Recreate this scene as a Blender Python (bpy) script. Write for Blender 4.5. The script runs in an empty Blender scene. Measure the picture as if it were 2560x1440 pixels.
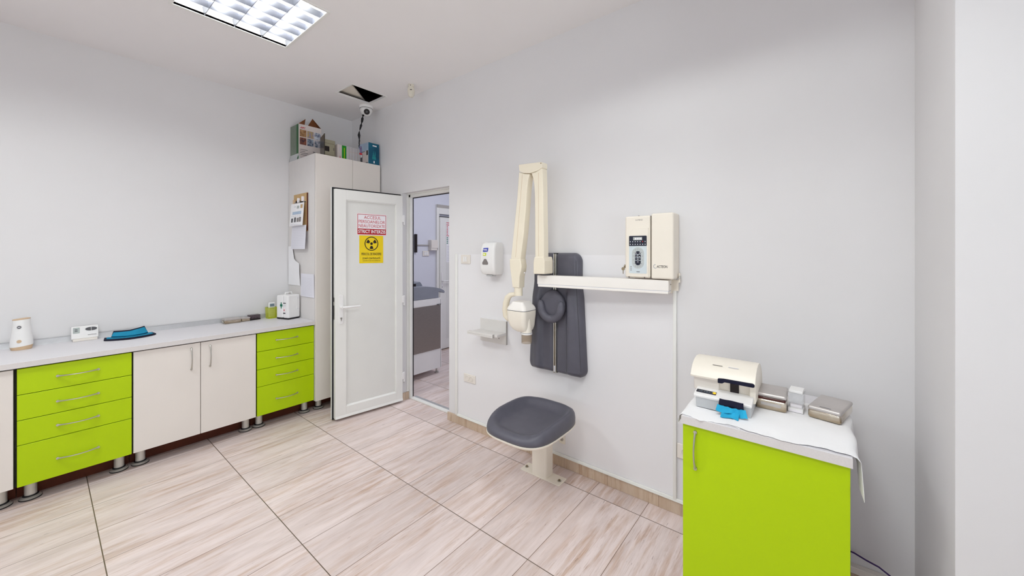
import bpy, bmesh, math, random
from mathutils import Vector, Matrix
random.seed(7)
PI = math.pi
scene = bpy.context.scene
COL = scene.collection

# ------------------------------------------------------------------ materials
def lin(c):
    return tuple(((v / 255) / 12.92 if v / 255 <= 0.04045 else ((v / 255 + 0.055) / 1.055) ** 2.4) for v in c)

MATS = {}
def mat(name, rgb, rough=0.5, metal=0.0, var=0.03, nscale=8.0, bump=0.0, bscale=60.0, trans=0.0, alpha=1.0, emit=None, es=0.0, ior=1.45, stretch=None, rgb2=None, spec=0.5):
    """principled material whose colour is gently broken up by procedural noise"""
    m = bpy.data.materials.new(name)
    m.use_nodes = True
    nt = m.node_tree
    b = nt.nodes['Principled BSDF']
    tc = nt.nodes.new('ShaderNodeTexCoord')
    mp = nt.nodes.new('ShaderNodeMapping')
    nt.links.new(tc.outputs['Object'], mp.inputs['Vector'])
    if stretch: mp.inputs['Scale'].default_value = stretch
    ns = nt.nodes.new('ShaderNodeTexNoise')
    ns.inputs['Scale'].default_value = nscale
    ns.inputs['Detail'].default_value = 4
    nt.links.new(mp.outputs['Vector'], ns.inputs['Vector'])
    rp = nt.nodes.new('ShaderNodeValToRGB')
    c = lin(rgb)
    c2 = lin(rgb2) if rgb2 else tuple(v * (1 - 2 * var) for v in c)
    rp.color_ramp.elements[0].position = 0.35
    rp.color_ramp.elements[1].position = 0.65
    rp.color_ramp.elements[0].color = (*c2, 1)
    rp.color_ramp.elements[1].color = (*c, 1)
    nt.links.new(ns.outputs['Fac'], rp.inputs['Fac'])
    nt.links.new(rp.outputs['Color'], b.inputs['Base Color'])
    b.inputs['Roughness'].default_value = rough
    b.inputs['Metallic'].default_value = metal
    b.inputs['IOR'].default_value = ior
    b.inputs['Specular IOR Level'].default_value = spec
    if trans: b.inputs['Transmission Weight'].default_value = trans
    if alpha < 1: b.inputs['Alpha'].default_value = alpha
    if emit:
        b.inputs['Emission Color'].default_value = (*lin(emit), 1)
        b.inputs['Emission Strength'].default_value = es
    if bump:
        n2 = nt.nodes.new('ShaderNodeTexNoise')
        n2.inputs['Scale'].default_value = bscale
        n2.inputs['Detail'].default_value = 3
        nt.links.new(mp.outputs['Vector'], n2.inputs['Vector'])
        bp = nt.nodes.new('ShaderNodeBump')
        bp.inputs['Strength'].default_value = bump
        bp.inputs['Distance'].default_value = 0.002
        nt.links.new(n2.outputs['Fac'], bp.inputs['Height'])
        nt.links.new(bp.outputs['Normal'], b.inputs['Normal'])
    MATS[name] = m
    return m

def tile_material(name, ox, oy, tx, ty, vertical=False, TILE=None):
    TILE = TILE or FLOOR_TONES
    """wood-look porcelain tile: streaks along the long side, thin joints"""
    m = bpy.data.materials.new(name); m.use_nodes = True
    nt = m.node_tree; L = nt.links.new
    b = nt.nodes['Principled BSDF']
    def M(op, a, c=None, d=None):
        n = nt.nodes.new('ShaderNodeMath'); n.operation = op
        for i, v in enumerate((a, c, d)):
            if v is None: continue
            if isinstance(v, (int, float)): n.inputs[i].default_value = v
            else: L(v, n.inputs[i])
        return n.outputs[0]
    tc = nt.nodes.new('ShaderNodeTexCoord')
    sp = nt.nodes.new('ShaderNodeSeparateXYZ'); L(tc.outputs['Object'], sp.inputs[0])
    if vertical:
        X, Y = sp.outputs['Z'], M('ADD', sp.outputs['Y'], sp.outputs['X'])
    else:
        X, Y = sp.outputs['X'], sp.outputs['Y']
    u = M('DIVIDE', M('SUBTRACT', X, ox), tx)
    v = M('DIVIDE', M('SUBTRACT', Y, oy), ty)
    iu, iv = M('FLOOR', u), M('FLOOR', v)
    fu, fv = M('SUBTRACT', u, iu), M('SUBTRACT', v, iv)
    cb = nt.nodes.new('ShaderNodeCombineXYZ'); L(iu, cb.inputs[0]); L(iv, cb.inputs[1])
    wn = nt.nodes.new('ShaderNodeTexWhiteNoise'); wn.noise_dimensions = '3D'; L(cb.outputs[0], wn.inputs['Vector'])
    rnd = wn.outputs['Value']
    def streak(sx, sy, scale, detail, off):
        c = nt.nodes.new('ShaderNodeCombineXYZ')
        L(M('ADD', M('MULTIPLY', X, sx), M('MULTIPLY', rnd, 37.0 + off)), c.inputs[0])
        L(M('ADD', M('MULTIPLY', Y, sy), M('MULTIPLY', rnd, 91.0 + off)), c.inputs[1])
        c.inputs[2].default_value = off
        n = nt.nodes.new('ShaderNodeTexNoise'); n.inputs['Scale'].default_value = scale
        n.inputs['Detail'].default_value = detail; n.inputs['Roughness'].default_value = 0.62
        n.inputs['Distortion'].default_value = 0.35
        L(c.outputs[0], n.inputs['Vector'])
        return n.outputs['Fac']
    def ramp(f, p0, c0, p1, c1):
        r = nt.nodes.new('ShaderNodeValToRGB')
        r.color_ramp.elements[0].position = p0; r.color_ramp.elements[0].color = (*c0, 1)
        r.color_ramp.elements[1].position = p1; r.color_ramp.elements[1].color = (*c1, 1)
        L(f, r.inputs['Fac']); return r.outputs['Color']
    def mix(f, a, c, mode='MIX'):
        n = nt.nodes.new('ShaderNodeMix'); n.data_type = 'RGBA'; n.blend_type = mode
        if isinstance(f, (int, float)): n.inputs['Factor'].default_value = f
        else: L(f, n.inputs['Factor'])
        for s, v in ((n.inputs['A'], a), (n.inputs['B'], c)):
            pass
        for s, v in ((6, a), (7, c)):
            if isinstance(v, tuple): n.inputs[s].default_value = (*v, 1)
            else: L(v, n.inputs[s])
        return n.outputs[2]
    base = ramp(streak(1.0, 7.0, 2.2, 4, 3.0), 0.34, lin(TILE[0]), 0.66, lin(TILE[1]))
    patch = ramp(streak(0.9, 3.2, 1.7, 3, 57.0), 0.38, (0.25, 0.25, 0.25), 0.62, (1, 1, 1))
    tan = ramp(streak(1.1, 11.0, 2.6, 7, 11.0), 0.47, (0, 0, 0), 0.74, (1, 1, 1))
    c = mix(M('MULTIPLY', M('MULTIPLY', tan, patch), 0.95), base, lin(TILE[2]))
    dark = ramp(streak(3.0, 42.0, 2.4, 6, 23.0), 0.58, (0, 0, 0), 0.74, (1, 1, 1))
    c = mix(M('MULTIPLY', M('MULTIPLY', dark, patch), 0.75), c, lin(TILE[3]))
    fine = ramp(streak(4.5, 95.0, 2.2, 6, 71.0), 0.52, (0, 0, 0), 0.70, (1, 1, 1))
    c = mix(M('MULTIPLY', M('MULTIPLY', fine, patch), 0.42), c, lin(TILE[3]))
    fleck = ramp(streak(7.0, 70.0, 1.6, 3, 41.0), 0.68, (0, 0, 0), 0.76, (1, 1, 1))
    c = mix(M('MULTIPLY', fleck, 0.8), c, lin(TILE[4]))
    tint = M('ADD', 0.95, M('MULTIPLY', rnd, 0.08))
    tn = nt.nodes.new('ShaderNodeCombineColor'); L(tint, tn.inputs[0]); L(tint, tn.inputs[1]); L(tint, tn.inputs[2])
    c = mix(1.0, c, tn.outputs[0], 'MULTIPLY')
    du = M('MULTIPLY', M('MINIMUM', fu, M('SUBTRACT', 1.0, fu)), tx)
    dv = M('MULTIPLY', M('MINIMUM', fv, M('SUBTRACT', 1.0, fv)), ty)
    if vertical:
        g = M('LESS_THAN', dv, 0.0012); gl = lin((150, 128, 108))
        c = mix(g, c, gl)
    else:
        c = mix(M('LESS_THAN', dv, 0.0014), c, lin((120, 98, 84)))
        c = mix(M('LESS_THAN', du, 0.0021), c, lin((104, 90, 76)))
    L(c, b.inputs['Base Color'])
    b.inputs['Roughness'].default_value = 0.42
    b.inputs['Specular IOR Level'].default_value = 0.35
    MATS[name] = m
    return m

FLOOR_TONES = [(208, 193, 189), (227, 213, 210), (184, 150, 124), (158, 124, 102), (104, 78, 64)]
WALL = mat('wall_paint', (221, 220, 221), 0.85, var=0.008, nscale=3, bump=0.05, bscale=180)
CEIL = mat('ceiling_paint', (234, 232, 232), 0.9, var=0.01, nscale=2)
WBOARD = mat('wall_board', (228, 227, 229), 0.6, var=0.006, nscale=3)
WALLN = mat('blue_white_paint', (214, 216, 226), 0.85, var=0.008, nscale=3)
FLOOR = tile_material('wood_look_tile', 0.1819, 2.801, 0.6014, 0.2974)
SKIRT = tile_material('wood_look_skirting', 0.0, 0.1, 3.0, 0.298, vertical=True, TILE=[(190, 168, 146), (206, 188, 168), (168, 134, 104), (142, 106, 78), (104, 72, 50)])
GREEN = mat('lime_laminate', (176, 206, 0), 0.42, var=0.012, nscale=2, spec=0.3)
LAMI = mat('off_white_laminate', (226, 220, 214), 0.5, var=0.012, nscale=3)
CARC = mat('carcass_laminate', (215, 212, 210), 0.55, var=0.015)
TOP = mat('worktop_laminate', (216, 214, 218), 0.45, var=0.03, nscale=220)
EDGE = mat('worktop_edge', (214, 210, 209), 0.5, var=0.025, nscale=260)
GAP = mat('dark_gap', (40, 38, 30), 0.9)
BROWN = mat('brown_board', (92, 40, 20), 0.8, var=0.1)
CHROME = mat('brushed_steel', (196, 194, 188), 0.32, 0.9, var=0.03, nscale=40)
LEGM = mat('satin_aluminium', (208, 205, 198), 0.38, 0.55, var=0.03)
BLACK = mat('black_rubber', (22, 20, 24), 0.6)
ALU = mat('aluminium_profile', (186, 187, 190), 0.3, 0.35, var=0.03, nscale=30)
PVC = mat('white_pvc', (230, 230, 226), 0.38, var=0.01)
PANEL = mat('door_panel', (222, 222, 218), 0.45, var=0.01)
PLAST = mat('white_plastic', (232, 231, 230), 0.35, var=0.01)
IVORY = mat('ivory_plastic', (228, 222, 214), 0.4, var=0.015)
CREAM = mat('cream_enamel', (234, 227, 214), 0.36, var=0.012)
CREAMD = mat('cream_arm_enamel', (232, 223, 203), 0.4, var=0.015)
BEAMW = mat('arm_white_enamel', (236, 232, 226), 0.35, var=0.01)
LEATH = mat('charcoal_vinyl', (89, 88, 98), 0.42, spec=0.45, var=0.04, nscale=20, bump=0.12, bscale=420)
LEATD = mat('vinyl_piping', (62, 60, 66), 0.5, var=0.04)
AMBER = mat('smoked_amber_acrylic', (170, 150, 124), 0.08, trans=0.0, alpha=0.38, var=0.02)
CLEAR = mat('clear_acrylic', (236, 238, 240), 0.06, alpha=0.28, var=0.01)
NAVY = mat('navy_panel', (24, 26, 44), 0.35, var=0.03)
LCDG = mat('grey_lcd', (172, 180, 176), 0.25, var=0.05, nscale=60)
PALEB = mat('pale_blue_keypad', (204, 214, 218), 0.4, var=0.01)
GREYK = mat('grey_keypad_ring', (186, 192, 192), 0.4, var=0.02)
DARKG = mat('dark_grey_print', (84, 84, 88), 0.6)
RED = mat('red_print', (196, 40, 52), 0.5, var=0.02)
DRED = mat('deep_red_print', (176, 14, 24), 0.5, var=0.03)
YEL = mat('yellow_sign', (236, 206, 10), 0.45, var=0.02)
SIGNW = mat('white_sign', (238, 234, 238), 0.45, var=0.01)
SIGNP = mat('pink_white_border', (244, 222, 226), 0.45, var=0.01)
INK = mat('black_print', (26, 14, 14), 0.6)
PAPER = mat('paper', (236, 236, 238), 0.9, var=0.012, nscale=6)
PAPERB = mat('bluish_paper', (222, 222, 230), 0.9, var=0.015, nscale=6)
LINES = mat('faint_print', (202, 203, 212), 0.9)
TISSUE = mat('paper_towel', (240, 240, 241), 0.95, var=0.012, nscale=12, bump=0.25, bscale=90)
KRAFT = mat('kraft_board', (196, 164, 116), 0.75, var=0.05, nscale=14)
CARD = mat('brown_cardboard', (124, 74, 40), 0.85, var=0.06, nscale=10)
CARTW = mat('printed_white_carton', (214, 204, 200), 0.55, var=0.02)
CARTG = mat('green_carton', (24, 92, 42), 0.5, var=0.05)
CARTGR = mat('grey_green_carton', (120, 132, 118), 0.55, var=0.08, nscale=9)
TEAL = mat('teal_carton', (2, 62, 88), 0.45, rgb2=(0, 96, 124), nscale=4, stretch=(1, 1, 2))
CYAN = mat('cyan_cloth', (38, 164, 206), 0.9, var=0.06, nscale=20, bump=0.2, bscale=300)
TEALC = mat('teal_fabric', (8, 138, 176), 0.85, var=0.08, nscale=16, bump=0.2, bscale=300)
NAVYC = mat('navy_fabric', (10, 12, 40), 0.9, var=0.05)
TIN = mat('polished_tin', (226, 218, 206), 0.16, 0.85, rgb2=(150, 130, 100), nscale=7, stretch=(1, 1, 3))  # brown noise stands in for brown reflections as well as dirt
TINT = mat('dull_tin_lid', (196, 190, 187), 0.38, 0.5, var=0.06, nscale=12)
ABAND = mat('dark_amber', (74, 22, 10), 0.2, var=0.1)
LIME_T = mat('lime_acrylic', (204, 212, 30), 0.12, alpha=0.42, var=0.02)
LIME_E = mat('lime_acrylic_edge', (176, 190, 10), 0.15, alpha=0.9, var=0.02)
GGREEN = mat('green_box', (18, 146, 30), 0.35, var=0.05)
SPINE = mat('grey_spine', (206, 200, 198), 0.6, rgb2=(196, 192, 194), nscale=10)
PINKS = mat('pinkish_print', (206, 186, 184), 0.6)
BEIGE = mat('beige_enclosure', (168, 162, 138), 0.55, var=0.03)
SMOKE = mat('smoked_door', (50, 45, 28), 0.25, var=0.1, nscale=5)
TANP = mat('tan_plastic', (206, 178, 146), 0.5, var=0.03)
GREYB = mat('grey_enamel', (186, 188, 190), 0.45, var=0.015)
GREYM = mat('grey_mat_vinyl', (138, 142, 153), 0.5, var=0.03)
STEELP = mat('steel_front', (150, 142, 136), 0.35, 0.7, var=0.04, stretch=(1, 1, 12), nscale=20)
TUBE = mat('lit_tube', (255, 255, 255), 0.4, emit=(246, 248, 255), es=6.0)
LOUV = mat('louver_aluminium', (168, 170, 178), 0.3, 0.85, var=0.02)
VOID = mat('void_shade_colour', (34, 22, 22), 0.95)
PIRW = mat('sensor_ivory', (214, 208, 194), 0.5, var=0.02)
DOTY = mat('amber_lamp', (240, 190, 30), 0.3, emit=(240, 180, 20), es=0.6)
PURPLE = mat('purple_cable', (60, 34, 96), 0.45)
KEYM = mat('worn_key_metal', (150, 134, 108), 0.35, 0.8, var=0.1, nscale=40)
BLUEL = mat('blue_logo', (36, 58, 168), 0.5)
LIMEL = mat('lime_logo', (206, 220, 40), 0.5)
GREYW = mat('smoke_window', (126, 120, 118), 0.25, var=0.05)
SHELFG = mat('light_grey_board', (216, 213, 210), 0.5, var=0.02)
SHELFE = mat('grey_board_edge', (172, 168, 164), 0.6, var=0.02)
PHOTO = [mat('photo_warm', (176, 138, 96), 0.5, rgb2=(120, 78, 44), nscale=45), mat('photo_lilac', (120, 124, 170), 0.5, rgb2=(190, 160, 80), nscale=40),
         mat('photo_blue', (206, 212, 222), 0.5, rgb2=(60, 72, 110), nscale=36), mat('photo_face', (150, 88, 62), 0.5, rgb2=(40, 34, 52), nscale=40),
         mat('photo_group', (160, 172, 186), 0.5, rgb2=(52, 60, 84), nscale=42), mat('photo_office', (196, 196, 206), 0.5, rgb2=(70, 86, 106), nscale=40)]
SKYB = mat('sky_photo', (172, 192, 214), 0.5, var=0.05)

# ------------------------------------------------------------------ mesh builder
class MB:
    def __init__(s): s.bm = bmesh.new(); s.mats = []
    def mi(s, m):
        if m not in s.mats: s.mats.append(m)
        return s.mats.index(m)
    def add(s, t, m, M=None):
        k = s.mi(m)
        for f in t.faces: f.material_index = k; f.smooth = True
        if M is not None: t.transform(M)
        me = bpy.data.meshes.new('tmp'); t.to_mesh(me); t.free()
        s.bm.from_mesh(me); bpy.data.meshes.remove(me)
    def poly(s, vs, fs, m, M=None):
        t = bmesh.new(); v = [t.verts.new(c) for c in vs]
        for f in fs:
            try: t.faces.new([v[i] for i in f])
            except ValueError: pass
        bmesh.ops.recalc_face_normals(t, faces=t.faces)
        s.add(t, m, M)
    def box(s, x0, x1, y0, y1, z0, z1, m, bev=0, seg=2, M=None, only=None):
        t = bmesh.new()
        bmesh.ops.create_cube(t, size=1)
        for v in t.verts:
            v.co = Vector(((x0 + x1) / 2 + v.co.x * (x1 - x0), (y0 + y1) / 2 + v.co.y * (y1 - y0), (z0 + z1) / 2 + v.co.z * (z1 - z0)))
        if bev:
            es = [e for e in t.edges if only is None or only(e)]
            bmesh.ops.bevel(t, geom=es, offset=bev, segments=seg, profile=0.5, affect='EDGES')
        s.add(t, m, M)
    def prism(s, pts, a0, a1, m, plane='xz', bev=0, seg=2, M=None):
        """polygon in a plane, pushed along the third axis"""
        t = bmesh.new()
        def P(p, a):
            return {'xz': (p[0], a, p[1]), 'xy': (p[0], p[1], a), 'yz': (a, p[0], p[1])}[plane]
        A = [t.verts.new(P(p, a0)) for p in pts]; B = [t.verts.new(P(p, a1)) for p in pts]
        n = len(pts)
        t.faces.new(A); t.faces.new(B[::-1])
        for i in range(n): t.faces.new([A[i], B[i], B[(i + 1) % n], A[(i + 1) % n]])
        bmesh.ops.recalc_face_normals(t, faces=t.faces)
        if bev:
            caps = [e for e in t.edges if len(e.link_faces) == 2 and any(len(f.verts) == n and n > 4 or False for f in e.link_faces)] if n > 4 else list(t.edges)
            bmesh.ops.bevel(t, geom=caps, offset=bev, segments=seg, profile=0.5, affect='EDGES')
        s.add(t, m, M)
    def cyl(s, p0, p1, r0, m, r1=None, seg=24, M=None):
        r1 = r0 if r1 is None else r1
        p0, p1 = Vector(p0), Vector(p1); d = p1 - p0
        t = bmesh.new()
        bmesh.ops.create_cone(t, cap_ends=True, segments=seg, radius1=r0, radius2=r1, depth=d.length)
        q = Vector((0, 0, 1)).rotation_difference(d.normalized()).to_matrix().to_4x4()
        t.transform(Matrix.Translation((p0 + p1) / 2) @ q)
        s.add(t, m, M)
    def tube(s, pts, r, m, seg=10, flat=1.0, up=(0, 0, 1), M=None, cap=True):
        """round (or flattened) bar along points; r may be a list"""
        pts = [Vector(p) for p in pts]; n = len(pts)
        rs = r if isinstance(r, (list, tuple)) else [r] * n
        t = bmesh.new(); rings = []
        for i, p in enumerate(pts):
            d = (pts[min(i + 1, n - 1)] - pts[max(i - 1, 0)]).normalized()
            u = Vector(up)
            if abs(d.dot(u)) > 0.98: u = Vector((1, 0, 0)) if abs(d.x) < 0.9 else Vector((0, 1, 0))
            a = d.cross(u).normalized(); b2 = a.cross(d).normalized()
            rings.append([t.verts.new(p + a * (rs[i] * math.cos(2 * PI * k / seg)) + b2 * (rs[i] * flat * math.sin(2 * PI * k / seg))) for k in range(seg)])
        for i in range(n - 1):
            for k in range(seg): t.faces.new([rings[i][k], rings[i][(k + 1) % seg], rings[i + 1][(k + 1) % seg], rings[i + 1][k]])
        if cap: t.faces.new(rings[0][::-1]); t.faces.new(rings[-1])
        bmesh.ops.recalc_face_normals(t, faces=t.faces)
        s.add(t, m, M)
    def lathe(s, prof, m, c=(0, 0, 0), seg=32, M=None, sx=1.0, sy=1.0):
        t = bmesh.new(); rings = []
        for r, z in prof:
            if r < 1e-6: rings.append([t.verts.new((c[0], c[1], c[2] + z))])
            else: rings.append([t.verts.new((c[0] + sx * r * math.cos(2 * PI * k / seg), c[1] + sy * r * math.sin(2 * PI * k / seg), c[2] + z)) for k in range(seg)])
        for a, b2 in zip(rings, rings[1:]):
            for k in range(seg):
                k2 = (k + 1) % seg
                if len(a) == 1 and len(b2) == 1: continue
                if len(a) == 1: t.faces.new([a[0], b2[k], b2[k2]])
                elif len(b2) == 1: t.faces.new([a[k], a[k2], b2[0]])
                else: t.faces.new([a[k], a[k2], b2[k2], b2[k]])
        bmesh.ops.recalc_face_normals(t, faces=t.faces)
        s.add(t, m, M)
    def grid(s, fn, nu, nv, m, M=None, thick=0):
        t = bmesh.new()
        V = [[t.verts.new(fn(i / nu, j / nv)) for j in range(nv + 1)] for i in range(nu + 1)]
        for i in range(nu):
            for j in range(nv):
                t.faces.new([V[i][j], V[i + 1][j], V[i + 1][j + 1], V[i][j + 1]])
        bmesh.ops.recalc_face_normals(t, faces=t.faces)
        if thick: bmesh.ops.solidify(t, geom=t.faces[:], thickness=thick)
        s.add(t, m, M)
    def loft(s, rings, m, M=None, cap=True):
        t = bmesh.new(); R = [[t.verts.new(p) for p in r] for r in rings]; n = len(rings[0])
        for a, b2 in zip(R, R[1:]):
            for k in range(n): t.faces.new([a[k], a[(k + 1) % n], b2[(k + 1) % n], b2[k]])
        if cap: t.faces.new(R[0][::-1]); t.faces.new(R[-1])
        bmesh.ops.recalc_face_normals(t, faces=t.faces)
        s.add(t, m, M)
    def text(s, body, cx, cz, w, h, y, m, M=None, bold=0.0, shear=0.0):
        """lettering in the local xz plane facing -y, fitted to w by h"""
        cu = bpy.data.curves.new('txt', 'FONT'); cu.body = body; cu.size = 1.0; cu.offset = bold; cu.shear = shear
        cu.resolution_u = 3
        o = bpy.data.objects.new('txt', cu); COL.objects.link(o)
        dg = bpy.context.evaluated_depsgraph_get(); dg.update()
        me = bpy.data.meshes.new_from_object(o.evaluated_get(dg))
        t = bmesh.new(); t.from_mesh(me)
        bpy.data.objects.remove(o); bpy.data.curves.remove(cu); bpy.data.meshes.remove(me)
        xs = [v.co.x for v in t.verts]; ys = [v.co.y for v in t.verts]
        if not xs: t.free(); return
        x0, x1, y0, y1 = min(xs), max(xs), min(ys), max(ys)
        for v in t.verts:
            a = (v.co.x - (x0 + x1) / 2) / (x1 - x0) * w; b2 = (v.co.y - (y0 + y1) / 2) / (y1 - y0) * h
            v.co = Vector((cx + a, y, cz + b2))
        s.add(t, m, M)
    def build(s, name, parent=None, sharp=35, wn=True, props=None):
        me = bpy.data.meshes.new(name)
        s.bm.to_mesh(me); s.bm.free()
        for m in s.mats: me.materials.append(m)
        o = bpy.data.objects.new(name, me); COL.objects.link(o)
        me.set_sharp_from_angle(angle=math.radians(sharp))
        if wn:
            w = o.modifiers.new('wn', 'WEIGHTED_NORMAL'); w.keep_sharp = True
        if parent is not None: o.parent = parent
        return o

def rect(x0, x1, y0, y1, m, y=0.0, mb=None, M=None):
    mb.poly([(x0, y, y0), (x1, y, y0), (x1, y, y1), (x0, y, y1)], [(0, 1, 2, 3)], m, M)

def round_poly(pts, r, seg=5):
    out = []; n = len(pts)
    for i in range(n):
        p, a, b = Vector(pts[i]), Vector(pts[i - 1]), Vector(pts[(i + 1) % n])
        rr = r[i] if isinstance(r, (list, tuple)) else r
        if rr <= 0: out.append(tuple(p)); continue
        d0, d1 = (a - p).normalized(), (b - p).normalized()
        ang = d0.angle(d1); t = min(rr / math.tan(ang / 2), (a - p).length * 0.49, (b - p).length * 0.49)
        q0, q1 = p + d0 * t, p + d1 * t
        for k in range(seg + 1):
            f = k / seg
            out.append(tuple(q0 * (1 - f) ** 2 + p * 2 * f * (1 - f) + q1 * f ** 2))
    return out

def thing(name, label, cat, loc=(0, 0, 0), rz=0.0, group=None):
    o = bpy.data.objects.new(name, None); COL.objects.link(o)
    o.location = loc; o.rotation_euler = (0, 0, rz); o.empty_display_size = 0.1
    o['label'] = label; o['category'] = cat
    if group: o['group'] = group
    return o
def tag(o, label, cat, group=None, loc=None, rz=None):
    o['label'] = label; o['category'] = cat
    if group: o['group'] = group
    if loc is not None: o.location = loc
    if rz is not None: o.rotation_euler = (0, 0, rz)
    return o
def struct(o, label=None):
    o['kind'] = 'structure'
    if label: o['label'] = label
    return o
def sroot(name, loc=(0, 0, 0), rz=0.0, label=None):
    o = bpy.data.objects.new(name, None); COL.objects.link(o); o.location = loc; o.rotation_euler = (0, 0, rz)
    return struct(o, label)
RB = -PI / 2      # things that face away from the right-hand wall

XB, YA, ZC = 2.127, 3.935, 2.82
XT = 2.228                                # far face of the right-hand wall
OY0, OY1, OZ = 2.37, 3.02, 1.945          # doorway

# ------------------------------------------------------------------ room shell
b = MB(); b.box(-2.4, 4.4, -2.2, 4.3, -0.06, 0, FLOOR); struct(b.build('floor', wn=False), 'wood-look tiled floor')

b = MB(); b.box(-2.5, XT, YA, YA + 0.12, 0, ZC, WALL); struct(b.build('wall_left', wn=False), 'white wall behind the counter')
b = MB()
b.box(XB, XT, -0.306, OY0, 0, ZC, WALL)
b.box(XB, XT, OY0, OY1, OZ, ZC, WALL)
b.box(XB, XT, OY1, YA, 0, ZC, WALL)
struct(b.build('wall_right', wn=False), 'white wall with the doorway')
b = MB(); b.box(1.588, XT, -2.2, -0.306, 0, ZC, WALL); struct(b.build('wall_corner', wn=False), 'white wall pier at the right edge')
WIN1 = (-1.6, 2.6, 0.75, 2.45)            # y0, y1, z0, z1 in the far left wall
WIN2 = (-1.9, 1.2, 0.75, 2.45)            # x0, x1, z0, z1 in the rear wall
b = MB(); y0_, y1_ = -2.3, -2.2
b.box(-2.5, WIN2[0], y0_, y1_, 0, ZC, WALL); b.box(WIN2[1], 1.588, y0_, y1_, 0, ZC, WALL)
b.box(WIN2[0], WIN2[1], y0_, y1_, 0, WIN2[2], WALL); b.box(WIN2[0], WIN2[1], y0_, y1_, WIN2[3], ZC, WALL)
struct(b.build('wall_rear', wn=False))
b = MB()
b.box(-2.5, -2.4, -2.2, WIN1[0], 0, ZC, WALL); b.box(-2.5, -2.4, WIN1[1], YA, 0, ZC, WALL)
b.box(-2.5, -2.4, WIN1[0], WIN1[1], 0, WIN1[2], WALL); b.box(-2.5, -2.4, WIN1[0], WIN1[1], WIN1[3], ZC, WALL)
struct(b.build('wall_far_left', wn=False))
GLASS = bpy.data.materials.new('window_glass'); GLASS.use_nodes = True
_nt = GLASS.node_tree; _nt.nodes.clear()
_o = _nt.nodes.new('ShaderNodeOutputMaterial'); _mx = _nt.nodes.new('ShaderNodeMixShader'); _t = _nt.nodes.new('ShaderNodeBsdfTransparent'); _g = _nt.nodes.new('ShaderNodeBsdfGlossy')
_f = _nt.nodes.new('ShaderNodeFresnel'); _g.inputs['Roughness'].default_value = 0.02
_nt.links.new(_f.outputs[0], _mx.inputs[0]); _nt.links.new(_t.outputs[0], _mx.inputs[1]); _nt.links.new(_g.outputs[0], _mx.inputs[2]); _nt.links.new(_mx.outputs[0], _o.inputs[0])
# windows that let in the daylight (behind the viewer)
for nm, loc, rz, (a0, a1, c0, c1) in (('window_1', (-2.45, 0, 0), PI / 2, WIN1), ('window_2', (0, -2.25, 0), 0, WIN2)):
    w = sroot(nm, loc, rz)
    mid = (a0 + a1) / 2
    b = MB()
    for x0, x1, z0, z1 in ((a0, a1, c0, c0 + 0.06), (a0, a1, c1 - 0.06, c1), (a0, a0 + 0.06, c0, c1), (a1 - 0.06, a1, c0, c1), (mid - 0.03, mid + 0.03, c0, c1)):
        b.box(x0, x1, -0.035, 0.035, z0, z1, PVC, 0.006)
    b.build('window_frame', w)
    b = MB(); b.box(a0 + 0.05, a1 - 0.05, -0.004, 0.004, c0 + 0.05, c1 - 0.05, GLASS); b.build('window_pane', w)

# ceiling slab with the openings for the lamps and the hatch
HX0, HX1, HY0, HY1 = 1.662, 1.982, 3.068, 3.350
LX0, LX1, LY0, LY1 = 0.470, 1.070, 2.252, 2.872
L2Y0, L2Y1 = 0.15, 0.77
L2X0, L2X1 = -0.75, -0.15
holes = [(HX0, HX1, HY0, HY1)] + [(xa, xb, ya, yb) for xa, xb in ((LX0, LX1), (L2X0, L2X1)) for ya, yb in ((LY0, LY1), (L2Y0, L2Y1))]
xs = sorted({-2.5, 2.27, 4.4, HX0, HX1, LX0, LX1, L2X0, L2X1}); ys = sorted({-2.3, 4.3, HY0, HY1, LY0, LY1, L2Y0, L2Y1})
b = MB()
for x0, x1 in zip(xs, xs[1:]):
    for y0, y1 in zip(ys, ys[1:]):
        cx, cy = (x0 + x1) / 2, (y0 + y1) / 2
        if any(h[0] < cx < h[1] and h[2] < cy < h[3] for h in holes): continue
        b.box(x0, x1, y0, y1, ZC, ZC + 0.016, CEIL)
struct(b.build('ceiling', wn=False), 'plain white ceiling')
# space above the open hatch, its shade put into the dark brown colour
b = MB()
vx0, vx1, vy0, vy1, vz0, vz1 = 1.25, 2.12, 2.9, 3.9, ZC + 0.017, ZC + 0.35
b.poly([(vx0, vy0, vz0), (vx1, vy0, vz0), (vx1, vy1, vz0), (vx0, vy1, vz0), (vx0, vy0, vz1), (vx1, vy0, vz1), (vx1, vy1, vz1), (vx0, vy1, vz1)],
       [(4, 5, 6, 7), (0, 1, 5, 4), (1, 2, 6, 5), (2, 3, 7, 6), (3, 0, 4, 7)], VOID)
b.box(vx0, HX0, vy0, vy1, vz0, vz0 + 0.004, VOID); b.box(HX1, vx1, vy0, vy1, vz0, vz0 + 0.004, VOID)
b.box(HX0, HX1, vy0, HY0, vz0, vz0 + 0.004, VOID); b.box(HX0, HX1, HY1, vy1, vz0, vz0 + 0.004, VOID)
struct(b.build('ceiling_void', wn=False), 'space above the ceiling hatch, its shade put into the colour')
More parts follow.
